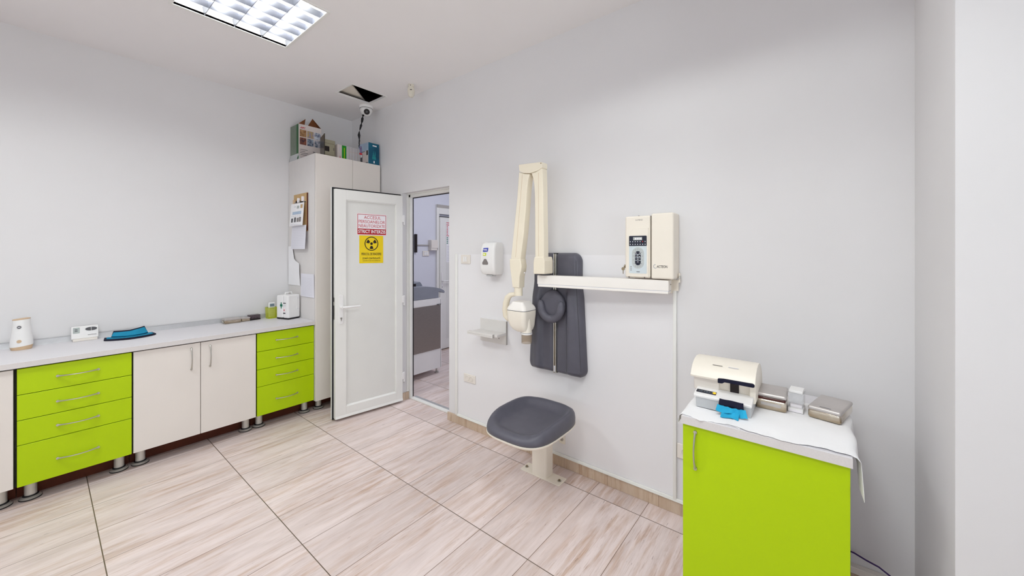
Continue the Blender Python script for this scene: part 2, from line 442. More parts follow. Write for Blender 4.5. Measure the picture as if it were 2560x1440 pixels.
# the hatch panel pushed aside, lying above the opening
b = MB()
b.prism([(1.700, 3.155), (1.975, 3.412), (1.775, 3.63), (1.50, 3.37)], vz0 + 0.022, vz0 + 0.034, CREAM, plane='xy')
tag(b.build('hatch_panel', wn=False), 'cream hatch panel pushed aside above the open ceiling hole', 'hatch panel')
b = MB()
for x0, x1, y0, y1 in ((HX0 - 0.010, HX1 + 0.010, HY1, HY1 + 0.010), (HX1, HX1 + 0.010, HY0, HY1), (HX0 - 0.010, HX0, HY0, HY1), (HX0 - 0.010, HX1 + 0.010, HY0 - 0.010, HY0)):
    b.box(x0, x1, y0, y1, ZC - 0.003, ZC, PVC)
struct(b.build('trim_1', wn=False), 'thin white edge round the ceiling hatch')

# skirting tiles
b = MB(); b.box(XB - 0.010, XB, -0.306, OY0 + 0.012, 0, 0.068, SKIRT, 0.0015, 1); b.box(XB - 0.010, XB, OY1 - 0.012, YA, 0, 0.068, SKIRT); b.box(XB - 0.010, 2.192, OY1 - 0.011, OY1, 0, 0.068, SKIRT)
struct(b.build('baseboard_right', wn=False), 'wood-look tile skirting of the right wall')
b = MB(); b.box(-2.4, XB - 0.010, YA - 0.010, YA, 0, 0.07, SKIRT); struct(b.build('baseboard_left', wn=False))
b = MB(); b.box(XB - 0.0012, XB, 0.590, 2.262, 0.083, 1.377, WBOARD); struct(b.build('trim_7', wn=False), 'smooth white board covering the lower part of the right wall')
# white profile strips that frame the lower wall panel
b = MB(); b.box(XB - 0.014, XB, 2.262, 2.286, 0.072, 1.380, PVC, 0.003); struct(b.build('trim_2', wn=False), 'vertical white strip beside the doorway')
b = MB(); b.box(XB - 0.014, XB, 0.572, 0.590, 0.072, 1.27, PVC, 0.003); struct(b.build('trim_3', wn=False), 'vertical white strip below the control box')
b = MB(); b.box(XB - 0.013, XB, -0.2, 2.262, 0.069, 0.083, PVC, 0.003); b.box(XB - 0.017, XB - 0.013, -0.2, 2.262, 0.069, 0.073, PVC); struct(b.build('trim_4', wn=False), 'white strip along the top of the skirting')

# ------------------------------------------------------------------ doorway frame, threshold, open door
b = MB()
fx0, fx1 = 2.195, 2.222
b.box(fx0, fx1, OY1 - 0.033, OY1, 0, OZ, PVC, 0.004); b.box(fx0, fx1, OY0, OY0 + 0.035, 0, OZ, PVC, 0.004); b.box(fx0, fx1, OY0, OY1, OZ - 0.035, OZ, PVC, 0.004)
b.box(2.172, fx0, OY1 - 0.010, OY1, 0.07, OZ - 0.0, PVC, 0.003); b.box(2.172, fx0, OY0, OY1, OZ - 0.010, OZ, PVC, 0.003)
b.box(fx1, fx1 + 0.006, OY1 - 0.0375, OY1 - 0.031, 0.02, OZ - 0.036, BLACK); b.box(fx1, fx1 + 0.006, OY0 + 0.03, OY1 - 0.0375, OZ - 0.042, OZ - 0.034, BLACK)
struct(b.build('trim_5'), 'white frame of the doorway')
b = MB(); b.box(2.200, 2.236, OY0, OY1 - 0.036, 0.0, 0.014, PVC, 0.003); b.box(2.236, 2.262, OY0 + 0.0, OY1 - 0.034, 0.0, 0.016, ALU, 0.003)
struct(b.build('trim_6'), 'aluminium threshold of the doorway')

DR = math.atan2(-0.086, 0.607)
d = sroot('door_1', (2.11, 3.02, 0), DR, 'open white door carrying the warning signs')
b = MB()
b.box(-0.616, 0.0, -0.004, 0.016, 0.012, 1.932, PVC, 0.003)
# black gasket on the lip
for x0, x1, z0, z1 in ((-0.6125, -0.602, 0.014, 1.9295), (-0.6125, -0.004, 1.918, 1.9295), (-0.6125, -0.58, 0.012, 0.022)):
    b.box(x0, x1, -0.010, -0.002, z0, z1, BLACK)
b.build('door_lip', d)
b = MB()
Y0, Y1 = -0.047, -0.003
ZB, ZT = 0.020, 1.914
b.box(-0.600, -0.512, Y0, Y1, ZB, ZT, PVC, 0.004); b.box(-0.068, -0.003, Y0, Y1, ZB, ZT, PVC, 0.004)
b.box(-0.514, -0.066, Y0, Y1, 1.830, ZT, PVC, 0.004); b.box(-0.514, -0.066, Y0, Y1, ZB, 0.108, PVC, 0.004)
# sloping beads round the panel and the drip edge
for p in ([(-0.514, 1.832), (-0.066, 1.832), (-0.074, 1.824), (-0.506, 1.824)],):
    b.prism(p, Y0 + 0.004, Y1, PVC)
b.box(-0.514, -0.507, Y0 + 0.006, Y1, 0.106, 1.832, PVC); b.box(-0.073, -0.066, Y0 + 0.006, Y1, 0.106, 1.832, PVC)
b.prism([(Y0 + 0.002, 0.106), (Y0 + 0.016, 0.120), (Y1, 0.120), (Y1, 0.106)], -0.514, -0.066, PVC, plane='yz')
b.prism([(Y0 - 0.006, 0.022), (Y0 + 0.002, 0.050), (Y0 + 0.01, 0.050), (Y0 + 0.01, 0.022)], -0.598, -0.004, PVC, plane='yz')
b.build('door_frame', d)
b = MB(); b.box(-0.510, -0.070, Y0 + 0.014, Y1 - 0.006, 0.112, 1.828, PANEL)
b.build('door_panel', d)
b = MB()
b.prism(round_poly([(-0.573, 0.800), (-0.539, 0.800), (-0.539, 1.040), (-0.573, 1.040)], 0.016), Y0 - 0.009, Y0, PLAST, bev=0.002)
b.cyl((-0.556, Y0 - 0.005, 0.940), (-0.556, Y0 - 0.045, 0.940), 0.011, PLAST)
b.tube([(-0.556, Y0 - 0.043, 0.940), (-0.52, Y0 - 0.048, 0.940), (-0.47, Y0 - 0.047, 0.9395), (-0.43, Y0 - 0.045, 0.939), (-0.412, Y0 - 0.038, 0.939)], [0.010, 0.0105, 0.0095, 0.009, 0.008], PLAST, seg=12)
hd = b.build('door_handle', d)
b = MB(); b.cyl((-0.556, Y0 - 0.008, 0.848), (-0.556, Y0 - 0.0125, 0.848), 0.0085, CHROME); b.box(-0.559, -0.553, Y0 - 0.012, Y0 - 0.008, 0.826, 0.846, CHROME); b.box(-0.5572, -0.5548, Y0 - 0.0132, Y0 - 0.0124, 0.838, 0.850, INK)
b.build('keyhole', hd)
for z in (1.69, 0.945, 0.235):
    b = MB(); b.cyl((0.012, Y0 + 0.006, z - 0.045), (0.012, Y0 + 0.006, z + 0.045), 0.0075, PLAST); b.box(-0.012, 0.010, Y0 - 0.003, Y0 + 0.02, z - 0.020, z + 0.042, PLAST, 0.003)
    b.cyl((0.012, Y0 + 0.006, z - 0.047), (0.012, Y0 + 0.006, z - 0.052), 0.005, CHROME)
    b.build('hinge', d)
b = MB(); b.box(-0.6025, -0.599, Y0 + 0.012, Y0 + 0.034, 0.84, 1.02, CHROME); b.box(-0.607, -0.599, Y0 + 0.016, Y0 + 0.03, 0.955, 0.985, CHROME)
b.build('latch_plate', d)

# signs stuck on the door panel
sy = Y0 + 0.0135
c_, s_ = math.cos(DR), math.sin(DR)
def on_door(x, y, z): return (2.11 + x * c_ - y * s_, 3.02 + x * s_ + y * c_, z)
t = MB()
W, H = 0.262, 0.186
t.box(-W / 2, W / 2, -0.0016, 0, -H / 2, H / 2, SIGNP)
rect(-W / 2 + 0.004, W / 2 - 0.004, -H / 2 + 0.006, H / 2 - 0.006, DRED, -0.0018, t)
rect(-W / 2 + 0.008, W / 2 - 0.008, -H / 2 + 0.056, H / 2 - 0.010, SIGNW, -0.0021, t)
t.text('ACCESUL', 0.004, 0.062, 0.150, 0.026, -0.0026, RED)
t.text('PERSOANELOR', 0.0, 0.0245, 0.234, 0.026, -0.0026, RED)
t.text('NEAUTORIZATE', 0.0, -0.012, 0.234, 0.026, -0.0026, RED)
t.text('STRICT INTERZIS', 0.0, -0.0605, 0.242, 0.030, -0.0026, SIGNW, bold=0.022)
o = t.build('warning_sign', wn=False)
tag(o, 'white and red no-entry notice, upper sign on the open door', 'sign', loc=on_door(-0.288, sy, 1.633), rz=DR)
t = MB()
W, H = 0.212, 0.240
t.box(-W / 2, W / 2, -0.0012, 0, -H / 2, H / 2, YEL)
def ring(mb, cx, cz, r0, r1, m, y, a0=0, a1=2 * PI, n=48):
    vs = []; fs = []
    for k in range(n + 1):
        a = a0 + (a1 - a0) * k / n
        vs += [(cx + r0 * math.cos(a), y, cz + r0 * math.sin(a)), (cx + r1 * math.cos(a), y, cz + r1 * math.sin(a))]
    for k in range(n): fs.append((2 * k, 2 * k + 1, 2 * k + 3, 2 * k + 2))
    mb.poly(vs, fs, m)
ring(t, 0.0, 0.050, 0.054, 0.061, INK, -0.0016)
ring(t, 0.0, 0.050, 0.0, 0.0115, INK, -0.0016)
for a in (30, 150, 270):
    ring(t, 0.0, 0.050, 0.020, 0.046, INK, -0.0016, math.radians(a - 22), math.radians(a + 22), 12)
t.text('PERICOL DE IRADIERE', 0.0, -0.040, 0.176, 0.022, -0.0016, INK, bold=0.015)
t.text('ZON\u0102 CONTROLAT\u0102', 0.0, -0.076, 0.160, 0.020, -0.0016, INK, bold=0.02)
t.text('GENERATOR DE RADIA\u021aII', 0.0, -0.1, 0.156, 0.0095, -0.0016, INK, bold=0.01)
o = t.build('warning_sign', wn=False)
tag(o, 'yellow radiation hazard sign, lower sign on the open door', 'sign', loc=on_door(-0.293, sy, 1.417), rz=DR)

# ------------------------------------------------------------------ fitted units along the left wall
YF, ZT_, ZB_ = 3.392, 0.757, 0.108            # door fronts
def bow_handle(L, vertical=False):
    """arched bar handle, feet on y = 0, bowing towards -y"""
    h = MB(); n = 14; pts = []; rs = []
    for k in range(n + 1):
        f = k / n; a = (f - 0.5) * L
        out = -0.003 - 0.026 * math.sin(PI * f) ** 0.8
        pts.append((0, out, a) if vertical else (a, out, 0)); rs.append(0.0056 - 0.0016 * math.sin(PI * f))
    h.tube(pts, rs, CHROME, seg=10, flat=0.8, up=(1, 0, 0) if vertical else (0, 0, 1))
    for sgn in (-1, 1):
        a = sgn * L / 2 * 0.985
        p0, p1 = ((0, 0, a), (0, -0.008, a)) if vertical else ((a, 0, 0), (a, -0.008, 0))
        h.cyl(p0, p1, 0.0065, CHROME, seg=12)
    return h
HH = bow_handle(0.160).build('handle_proto'); HV = bow_handle(0.148, True).build('handle_proto')
def put_handle(proto, parent, loc, name='handle'):
    o = bpy.data.objects.new(name, proto.data); COL.objects.link(o); o.parent = parent; o.location = loc
    w = o.modifiers.new('wn', 'WEIGHTED_NORMAL'); w.keep_sharp = True
    return o
def cab_leg(parent, x, y):
    l = MB()
    l.cyl((x, y, 0.012), (x, y, 0.108), 0.024, LEGM)
    l.lathe([(0.0, 0), (0.042, 0), (0.043, 0.006), (0.035, 0.013), (0.026, 0.016), (0.0, 0.016)], LEGM, (x, y, 0.0))
    l.lathe([(0.0435, 0.0), (0.0440, 0.003), (0.0435, 0.006)], BLACK, (x, y, 0.0)); l.lathe([(0.027, 0.016), (0.031, 0.017), (0.027, 0.022), (0.0245, 0.022)], BLACK, (x, y, 0))
    return l.build('leg', parent)
def carcass(parent, x0, x1, z1=0.762, depth=None, m=CARC, edge=GAP):
    c = MB(); y1 = YA - 0.004
    t_ = 0.018
    c.box(x0, x0 + t_, YF + 0.019, y1, ZB_, z1, m); c.box(x1 - t_, x1, YF + 0.019, y1, ZB_, z1, m)
    c.box(x0 + t_, x1 - t_, YF + 0.019, y1, ZB_, ZB_ + t_, BROWN); c.box(x0 + t_, x1 - t_, y1 - 0.006, y1, ZB_ + t_, z1, m)
    c.box(x0 + t_, x1 - t_, YF + 0.019, YF + 0.1, z1 - t_, z1, m)
    c.box(x0, x1, YF + 0.0185, YF + 0.0192, ZB_, z1, edge)
    pl = MB(); pl.box(x0 + 0.001, x1 - 0.001, 3.538, 3.550, 0.0, ZB_, BROWN); pl.build('plinth', parent, wn=False)
    return c.build('carcass', parent, wn=False)
def front(name, parent, x0, x1, z0, z1, m, g=0.0016):
    f = MB(); f.box(x0 + g, x1 - g, YF, YF + 0.018, z0 + g, z1 - g, m, 0.0012, 1)
    return f.build(name, parent)
DZ = [0.108, 0.337, 0.473, 0.613, 0.757]
HZ = [0.214, 0.404, 0.541, 0.686]
def drawer_unit(x0, x1, name, label, legs):
    r = thing(name, label, 'drawer unit', ((x0 + x1) / 2, YF, 0))
    carcass(r, x0, x1); kids = list(r.children)
    for k in range(4):
        f = front('drawer', r, x0 + 0.004, x1 - 0.002, DZ[k], DZ[k + 1], GREEN); kids.append(f)
        put_handle(HH, f, ((x0 + x1) / 2 + 0.0, YF, HZ[k]))
    for lx in legs: kids.append(cab_leg(r, lx, 3.483)); kids.append(cab_leg(r, lx, 3.84))
    for k in kids: k.location = (-r.location.x, -YF, 0)
    return r
def recenter(r):
    for k in r.children: k.location = Vector(k.location) - Vector(r.location)

# white cupboard running out of the picture on the left
r = thing('base_cabinet', 'white low cupboard left of the wide lime drawers, cut off by the picture edge', 'cabinet', (-0.40, YF, 0))
carcass(r, -0.72, -0.084)
fl = front('door', r, -0.40, -0.088, ZB_, ZT_, LAMI); front('door', r, -0.718, -0.40, ZB_, ZT_, LAMI)
for lx in (-0.135, -0.66): cab_leg(r, lx, 3.483); cab_leg(r, lx, 3.84)
recenter(r)
# wide lime drawer unit; its left foot stands close to the unit's edge
drawer_unit(-0.083, 0.3695, 'drawer_unit', 'wide lime green drawer unit at the left end of the counter', (-0.032, 0.318))
r = thing('base_cabinet', 'white two-door low cupboard between the two lime drawer units', 'cabinet', (0.71, YF, 0))
carcass(r, 0.3705, 1.0535)
f1 = front('door', r, 0.3725, 0.712, ZB_, ZT_, LAMI); f2 = front('door', r, 0.712, 1.0525, ZB_, ZT_, LAMI)
put_handle(HV, f1, (0.660, YF, 0.650)); put_handle(HV, f2, (0.765, YF, 0.650))
for lx in (0.416, 1.008): cab_leg(r, lx, 3.483); cab_leg(r, lx, 3.84)
recenter(r)
drawer_unit(1.0545, 1.4905, 'drawer_unit', 'narrow lime green drawer unit beside the tall cabinet', (1.099, 1.444))

# worktop with its wall profile
r = thing('worktop', 'long pale grey worktop along the left wall', 'worktop', (0.4, 3.65, 0.795))
b = MB()
b.box(-0.72 - 0.4, 1.4895 - 0.4, 3.378 - 3.65, 3.93 - 3.65, -0.031, 0, TOP, 0.0015, 1)
b.box(-0.72 - 0.4, 1.4895 - 0.4, 3.3765 - 3.65, 3.3785 - 3.65, -0.031, -0.0008, EDGE)
b.build('top', r)
b = MB(); b.prism([(3.930 - 3.65, 0.0), (3.906 - 3.65, 0.0), (3.909 - 3.65, 0.006), (3.916 - 3.65, 0.032), (3.930 - 3.65, 0.036)], -1.12, 1.0895, ALU, plane='yz')
b.build('wall_profile', r)

# tall cabinet in the corner
TX0, TX1, TYF, TZ = 1.491, 2.114, 3.366, 2.252
r = thing('tall_cabinet', 'tall off-white cabinet in the corner behind the open door', 'cabinet', (1.8, 3.65, 0))
b = MB()
b.box(TX0, TX0 + 0.018, TYF + 0.019, YA - 0.004, 0.10, TZ, CARC); b.box(TX1 - 0.018, TX1, TYF + 0.019, YA - 0.004, 0.10, TZ, CARC)
b.box(TX0 + 0.018, TX1 - 0.018, TYF + 0.019, YA - 0.004, 0.10, 0.118, BROWN); b.box(TX0 + 0.018, TX1 - 0.018, TYF + 0.019, YA - 0.004, TZ - 0.018, TZ, CARC)
b.box(TX0 + 0.018, TX1 - 0.018, YA - 0.012, YA - 0.004, 0.118, TZ - 0.018, CARC)
b.box(TX0 + 0.001, TX1, TYF + 0.0185, TYF + 0.0195, 0.10, TZ - 0.001, GAP)
b.build('carcass', r, wn=False)
b = MB(); b.box(TX0 + 0.001, TX1 - 0.001, 3.538, 3.550, 0.0, 0.10, BROWN); b.build('plinth', r, wn=False)
for x0, x1 in ((TX0, 1.826), (1.826, TX1)):
    b = MB(); b.box(x0 + 0.0014, x1 - 0.0014, TYF, TYF + 0.018, 0.10, TZ - 0.0005, LAMI, 0.0012, 1); b.build('door', r)
for lx in (1.56, 2.05): cab_leg(r, lx, 3.472); cab_leg(r, lx, 3.84)
recenter(r)

# lime cabinet in the right foreground
GX, GY0, GY1, GZ = 1.552, -0.090, 0.397, 0.770
r = thing('base_cabinet', 'lime green one-door cabinet in the right foreground', 'cabinet', (1.8, 0.155, 0))
b = MB()
b.box(GX + 0.019, 2.10, GY0 + 0.003, GY0 + 0.021, 0.10, 0.738, CARC); b.box(GX + 0.019, 2.10, GY1 - 0.021, GY1 - 0.003, 0.10, 0.738, CARC)
b.box(GX + 0.019, 2.10, GY0 + 0.021, GY1 - 0.021, 0.10, 0.118, CARC); b.box(2.09, 2.10, GY0 + 0.02, GY1 - 0.02, 0.118, 0.738, CARC)
b.box(GX + 0.0185, GX + 0.0192, GY0 + 0.003, GY1 - 0.003, 0.10, 0.738, GAP)
b.build('carcass', r, wn=False)
b = MB(); b.box(GX, GX + 0.018, GY0 + 0.003, GY1 - 0.001, 0.102, 0.736, GREEN, 0.0012, 1); dr = b.build('door', r)
hm = bow_handle(0.138, True); hm.bm.transform(Matrix.Translation((GX, 0.345 + 0.006, 0.648)) @ Matrix.Rotation(RB, 4, 'Z')); hm.build('handle', dr)
b = MB(); b.box(GX - 0.010, 2.105, GY0 - 0.002, GY1 + 0.002, 0.739, GZ, TOP, 0.0015, 1); b.box(GX - 0.0112, GX - 0.0098, GY0 - 0.002, GY1 + 0.002, 0.7395, GZ - 0.0008, EDGE); b.build('top', r)
for ly in (GY0 + 0.05, GY1 - 0.05):
    cab_leg(r, GX + 0.09, ly); cab_leg(r, 2.04, ly)
recenter(r)

for o in (HH, HV): bpy.data.objects.remove(o)
CZ = 0.7955
# ------------------------------------------------------------------ things on the long worktop
r = thing('scent_dispenser', 'white tapered dispenser with tan lid and base, at the left end of the worktop', 'dispenser', (-0.070, 3.825, CZ))
b = MB()
def oval(rx, ry, z, n=36, tilt=0.0): return [(rx * math.cos(2 * PI * k / n), ry * math.sin(2 * PI * k / n), z + tilt * math.cos(2 * PI * k / n)) for k in range(n)]
b.loft([oval(0.0452, 0.0391, 0.022, tilt=0.005), oval(0.0461, 0.0400, 0.030, tilt=0.005), oval(0.0444, 0.0383, 0.06, tilt=0.003), oval(0.0383, 0.0331, 0.11), oval(0.0348, 0.0305, 0.15), oval(0.0348, 0.0305, 0.184, tilt=0.003), oval(0.0335, 0.0291, 0.188, tilt=0.003)], PLAST)
b.build('body', r)
b = MB(); b.loft([oval(0.0400, 0.0348, 0.0), oval(0.0452, 0.0391, 0.020, tilt=0.005), oval(0.0435, 0.0374, 0.024, tilt=0.005)], TANP); b.build('base', r)
b = MB(); b.loft([oval(0.0352, 0.0309, 0.184, tilt=0.003), oval(0.0352, 0.0309, 0.189, tilt=0.003), oval(0.0278, 0.0244, 0.190, tilt=0.003)], TANP); b.build('lid', r)
b = MB(); M_ = Matrix.Translation((0.0, 0.0, 0)); b.cyl((-0.008, -0.026, 0.140), (-0.0085, -0.0332, 0.140), 0.0085, DARKG); b.box(-0.0135, -0.0035, -0.0338, -0.0325, 0.1385, 0.1425, SIGNW); b.build('button', r)
b = MB(); b.cyl((-0.008, -0.032, 0.054), (-0.0085, -0.0402, 0.054), 0.0095, TANP, seg=24); b.build('logo_badge', r)

r = thing('thermostat', 'white room thermostat with small screen leaning against the wall', 'thermostat', (0.193, 3.882, CZ), math.radians(1))
Mt = Matrix.Translation((0, 0, 0.012)) @ Matrix.Rotation(math.radians(-9), 4, 'X')
b = MB(); b.box(-0.062, 0.062, -0.014, 0.010, 0, 0.084, PLAST, 0.004, 3, M=Mt); b.build('body', r)
b = MB(); b.box(-0.054, -0.024, -0.0155, -0.013, 0.038, 0.076, LCDG, 0.001, M=Mt)
for z in (0.050, 0.060): b.box(-0.046, -0.034, -0.016, -0.0153, z, z + 0.005, DARKG, M=Mt)
b.build('screen', r)
for sgn in (-1, 1):
    b = MB(); pts = [(0.028 + sgn * (0.0015 + 0.026 * k / 10), 0.061 + 0.0115 * math.sqrt(max(0, 1 - (k / 10) ** 2))) for k in range(11)] + [(0.028 + sgn * (0.0015 + 0.026 * k / 10), 0.061 - 0.0115 * math.sqrt(max(0, 1 - (k / 10) ** 2))) for k in range(10, -1, -1)]
    pts = [p for i, p in enumerate(pts) if i != 11]
    b.prism(pts, -0.0172, -0.0135, DARKG, M=Mt); b.build('button', r)
b = MB(); b.box(0.012, 0.052, -0.0148, -0.0138, 0.020, 0.0225, DARKG, M=Mt); b.build('brand_line', r)
b = MB(); b.box(-0.056, 0.056, -0.030, 0.020, 0.0, 0.014, IVORY, 0.002); b.build('stand', r)

# thyroid collar lying flat: a crescent bib with a folded neck band
r = thing('thyroid_collar', 'teal and navy protective collar lying on the worktop', 'collar', (0.399, 3.735, CZ))
def crescent(w, d0, sag, n=24, y0=0.0):
    out = [(-w + 2 * w * k / n, y0 - sag * math.sin(PI * k / n) ** 0.75) for k in range(n + 1)]
    inn = [(w * 0.93 - 2 * w * 0.93 * k / n, y0 + d0 - (d0 * 0.7) * math.sin(PI * k / n)) for k in range(n + 1)]
    return out + inn
b = MB(); b.prism(crescent(0.130, 0.085, 0.070), 0.0, 0.010, NAVYC, plane='xy', bev=0.003)
b.prism(crescent(0.117, 0.060, 0.052, y0=0.006), 0.0100, 0.0128, TEALC, plane='xy'); b.build('bib', r)
b = MB()
def band(z0, z1, m, g=0.0, y=0.0, wd=1.0):
    def fn(u, v):
        a = (u - 0.5) * 2
        x = a * wd * (0.094 - 0.016 * v); yy = 0.006 + 0.040 * v + 0.03 * a * a + y - 0.018 * (1 - a * a) * (1 - v)
        return (x, yy, z0 + (z1 - z0) * v + 0.012 * max(0, a) * v)
    b.grid(fn, 24, 5, m, thick=0.006)
band(0.0105, 0.050, NAVYC); band(0.0215, 0.0445, TEALC, y=-0.0062, wd=0.97); b.build('neck_band', r)

# small tins and a dark box
def tin_box(name, label, w, d, h, loc, rz=0.0, lid=True, group=None, m=TIN):
    r = thing(name, label, 'metal box', loc, rz, group)
    b = MB(); b.box(-w / 2, w / 2, 0, d, 0.0, h * 0.72, m, 0.006, 3); b.build('body', r)
    b = MB(); b.box(-w / 2 - 0.001, w / 2 + 0.001, -0.001, d + 0.001, h * 0.64, h, TINT if m is TIN else m, 0.005, 3); b.build('lid', r)
    return r
r = tin_box('tin_box', 'flat metal instrument tin on the worktop, the larger of the two by the wall', 0.118, 0.075, 0.041, (1.017, 3.815, CZ), math.radians(3))
b = MB(); b.cyl((-0.060, 0.03, 0.016), (-0.066, 0.03, 0.016), 0.010, CHROME, seg=16); b.build('clasp', r)
tin_box('tin_box', 'little metal tin on the worktop between the larger tin and the dark box', 0.064, 0.050, 0.034, (1.113, 3.832, CZ), math.radians(2))
r = thing('film_box', 'small dark smoky plastic box on the worktop right of the tins', 'box', (1.186, 3.848, CZ), math.radians(4))
b = MB(); b.box(-0.044, 0.044, 0, 0.05, 0, 0.012, INK, 0.002); b.build('base', r)
b = MB(); b.box(-0.043, 0.043, 0.001, 0.049, 0.012, 0.046, mat('smoky_violet', (92, 78, 84), 0.15, alpha=0.75, var=0.1), 0.003); b.build('cover', r)
b = MB()
for k in range(5): b.box(-0.034 + 0.014 * k, -0.024 + 0.014 * k, 0.012, 0.034, 0.012, 0.030 + 0.006 * (k % 2), DARKG if k % 2 else BROWN, 0.002)
b.build('contents', r)

# lime holder with a remote in it
HXc, HYc = 1.314, 3.852
r = thing('pen_holder', 'transparent lime green pen holder on the worktop', 'holder', (HXc, HYc, CZ), math.radians(4))
b = MB(); w0, w1, h = 0.034, 0.038, 0.098
def trap(wa, wb, da, db, z0, z1): return [(-wa, -da, z0), (wa, -da, z0), (wa, da, z0), (-wa, da, z0), (-wb, -db, z1), (wb, -db, z1), (wb, db, z1), (-wb, db, z1)]
b.poly(trap(w0, w1, 0.030, 0.034, 0.004, h), [(0, 1, 5, 4), (1, 2, 6, 5), (2, 3, 7, 6), (3, 0, 4, 7)], LIME_T)
b.poly(trap(w0 - 0.003, w1 - 0.003, 0.027, 0.031, 0.004, h), [(0, 1, 5, 4), (1, 2, 6, 5), (2, 3, 7, 6), (3, 0, 4, 7)], LIME_T); b.build('shell', r)
b = MB(); b.box(-w0, w0, -0.030, 0.030, 0, 0.005, LIME_E); b.build('base', r)
b = MB()
for x0, x1, y0, y1 in ((-w1, w1, -0.0345, -0.031), (-w1, w1, 0.031, 0.0345), (-w1, -w1 + 0.0035, -0.0345, 0.0345), (w1 - 0.0035, w1, -0.0345, 0.0345)): b.box(x0, x1, y0, y1, h - 0.002, h + 0.001, LIME_E)
b.build('rim', r)
r = thing('remote_control', 'white remote control standing in the lime holder', 'remote control', (HXc + 0.002, HYc - 0.004, CZ + 0.006), math.radians(4))
b = MB(); b.box(-0.026, 0.026, -0.009, 0.009, 0.0, 0.136, PLAST, 0.006, 3); b.build('body', r)
b = MB(); b.box(-0.018, 0.018, -0.0105, -0.0085, 0.100, 0.124, mat('blue_grey_lcd', (120, 138, 150), 0.3, var=0.05), 0.001); b.build('screen', r)
b = MB()
for i in range(3):
    for j in range(4): b.box(-0.019 + 0.014 * i, -0.010 + 0.014 * i, -0.011, -0.0085, 0.022 + 0.018 * j, 0.029 + 0.018 * j, LINES if j < 3 else DARKG, 0.001)
b.build('buttons', r)

# first-aid style white case
KR = math.radians(17)
r = thing('medical_case', 'white plastic case with a green cross standing in front of the tall cabinet', 'case', (1.370, 3.624, CZ), KR)
b = MB(); w, dd, h = 0.118, 0.150, 0.226
b.box(0, w, 0.0, dd * 0.46, 0.010, h - 0.010, PLAST, 0.012, 3); b.box(0, w, dd * 0.47, dd, 0.010, h - 0.014, PLAST, 0.012, 3)
b.box(0.003, w - 0.003, 0.003, dd - 0.003, 0.0, 0.014, BLACK, 0.003); b.build('body', r)
b = MB(); b.prism(round_poly([(0.078, 0.08), (0.110, 0.08), (0.110, 0.190), (0.078, 0.190)], 0.012), -0.002, 0.004, PLAST, bev=0.0015); b.box(0.081, 0.107, -0.0025, -0.001, 0.182, 0.184, LINES); b.box(0.081, 0.107, -0.0025, -0.001, 0.086, 0.088, LINES); b.build('recessed_grip', r)
b = MB(); b.tube([(0.025, dd * .5, h - 0.012), (0.03, dd * .5, h + 0.006), (0.088, dd * .5, h + 0.006), (0.093, dd * .5, h - 0.012)], 0.007, PLAST)
b.build('carry_handle', r)
b = MB(); b.cyl((0.06, dd * 0.46, h - 0.002), (0.07, dd * 0.46, h + 0.004), 0.006, CHROME, seg=12); b.build('catch', r)
b = MB(); Ms = Matrix.Rotation(RB, 4, 'Z')          # print on the left side, facing -x
def side(x0, x1, z0, z1, m): b.box(-0.0012, 0.0005, x0, x1, z0, z1, m)
gx = 0.088; G2 = mat('green_cross', (30, 120, 92), 0.5)
side(gx - 0.005, gx + 0.005, 0.095, 0.150, G2); side(gx - 0.014, gx + 0.014, 0.113, 0.133, G2)
side(0.030, 0.062, 0.140, 0.148, DARKG); side(0.030, 0.064, 0.126, 0.130, LINES); side(0.030, 0.064, 0.117, 0.120, LINES)
side(0.040, 0.060, 0.07, 0.100, SIGNP); side(0.044, 0.056, 0.078, 0.088, RED); side(0.036, 0.062, 0.050, 0.060, DARKG)
b.build('printed_label', r)

# ------------------------------------------------------------------ papers on the side of the tall cabinet (face towards -x)
TS = TX0 - 0.0008
r = thing('clipboard', 'kraft brown clipboard hung on the side of the tall cabinet', 'clipboard', (TS, 3.80, 1.58), RB)
b = MB(); b.box(0.0, 0.288, -0.006, -0.0005, 0.0, 0.345, KRAFT, 0.002, 1); b.box(0.275, 0.289, -0.0065, -0.0004, 0.005, 0.340, BROWN); b.build('board', r)
b = MB()
for k in range(7): b.box(0.045 + 0.030 * k, 0.066 + 0.030 * k, -0.018, -0.006, 0.262, 0.272 + 0.012 * (k % 2), INK if k % 3 else CHROME, 0.002)
b.box(0.03, 0.26, -0.014, -0.006, 0.262, 0.267, DARKG); b.build('clip', r)
for x, z, m in ((0.02, 0.252, TANP), (0.115, 0.262, SIGNW), (0.205, 0.270, SIGNW)):
    b = MB(); b.box(x, x + 0.024, -0.024, -0.006, z, z + 0.044, m, 0.003); b.build('peg', r)
def sheet(name, label, cat, pts_fn, nu, nv, loc, m=PAPER, marks=None, parts=()):
    r = thing(name, label, cat, loc, RB)
    b = MB(); b.grid(pts_fn, nu, nv, m, thick=0.0006)
    if marks: marks(b)
    b.build('sheet', r, wn=False)
    return r
def ruled(b, f, u0, u1, v, h):
    def fn(s, t):
        x, y, z = f(u0 + (u1 - u0) * s, v + h * t)
        return (x, y - 0.0014, z)
    b.grid(fn, 8, 1, LINES)
def calf(u, v):       # top edge clipped, bottom curling out to the left
    x = 0.0 + 0.275 * u + 0.008 * (1 - v) * (u - 0.5); z = 0.205 * v
    return (x, -0.020 - 0.004 * math.sin(3 * u) - 0.016 * (1 - v), z)
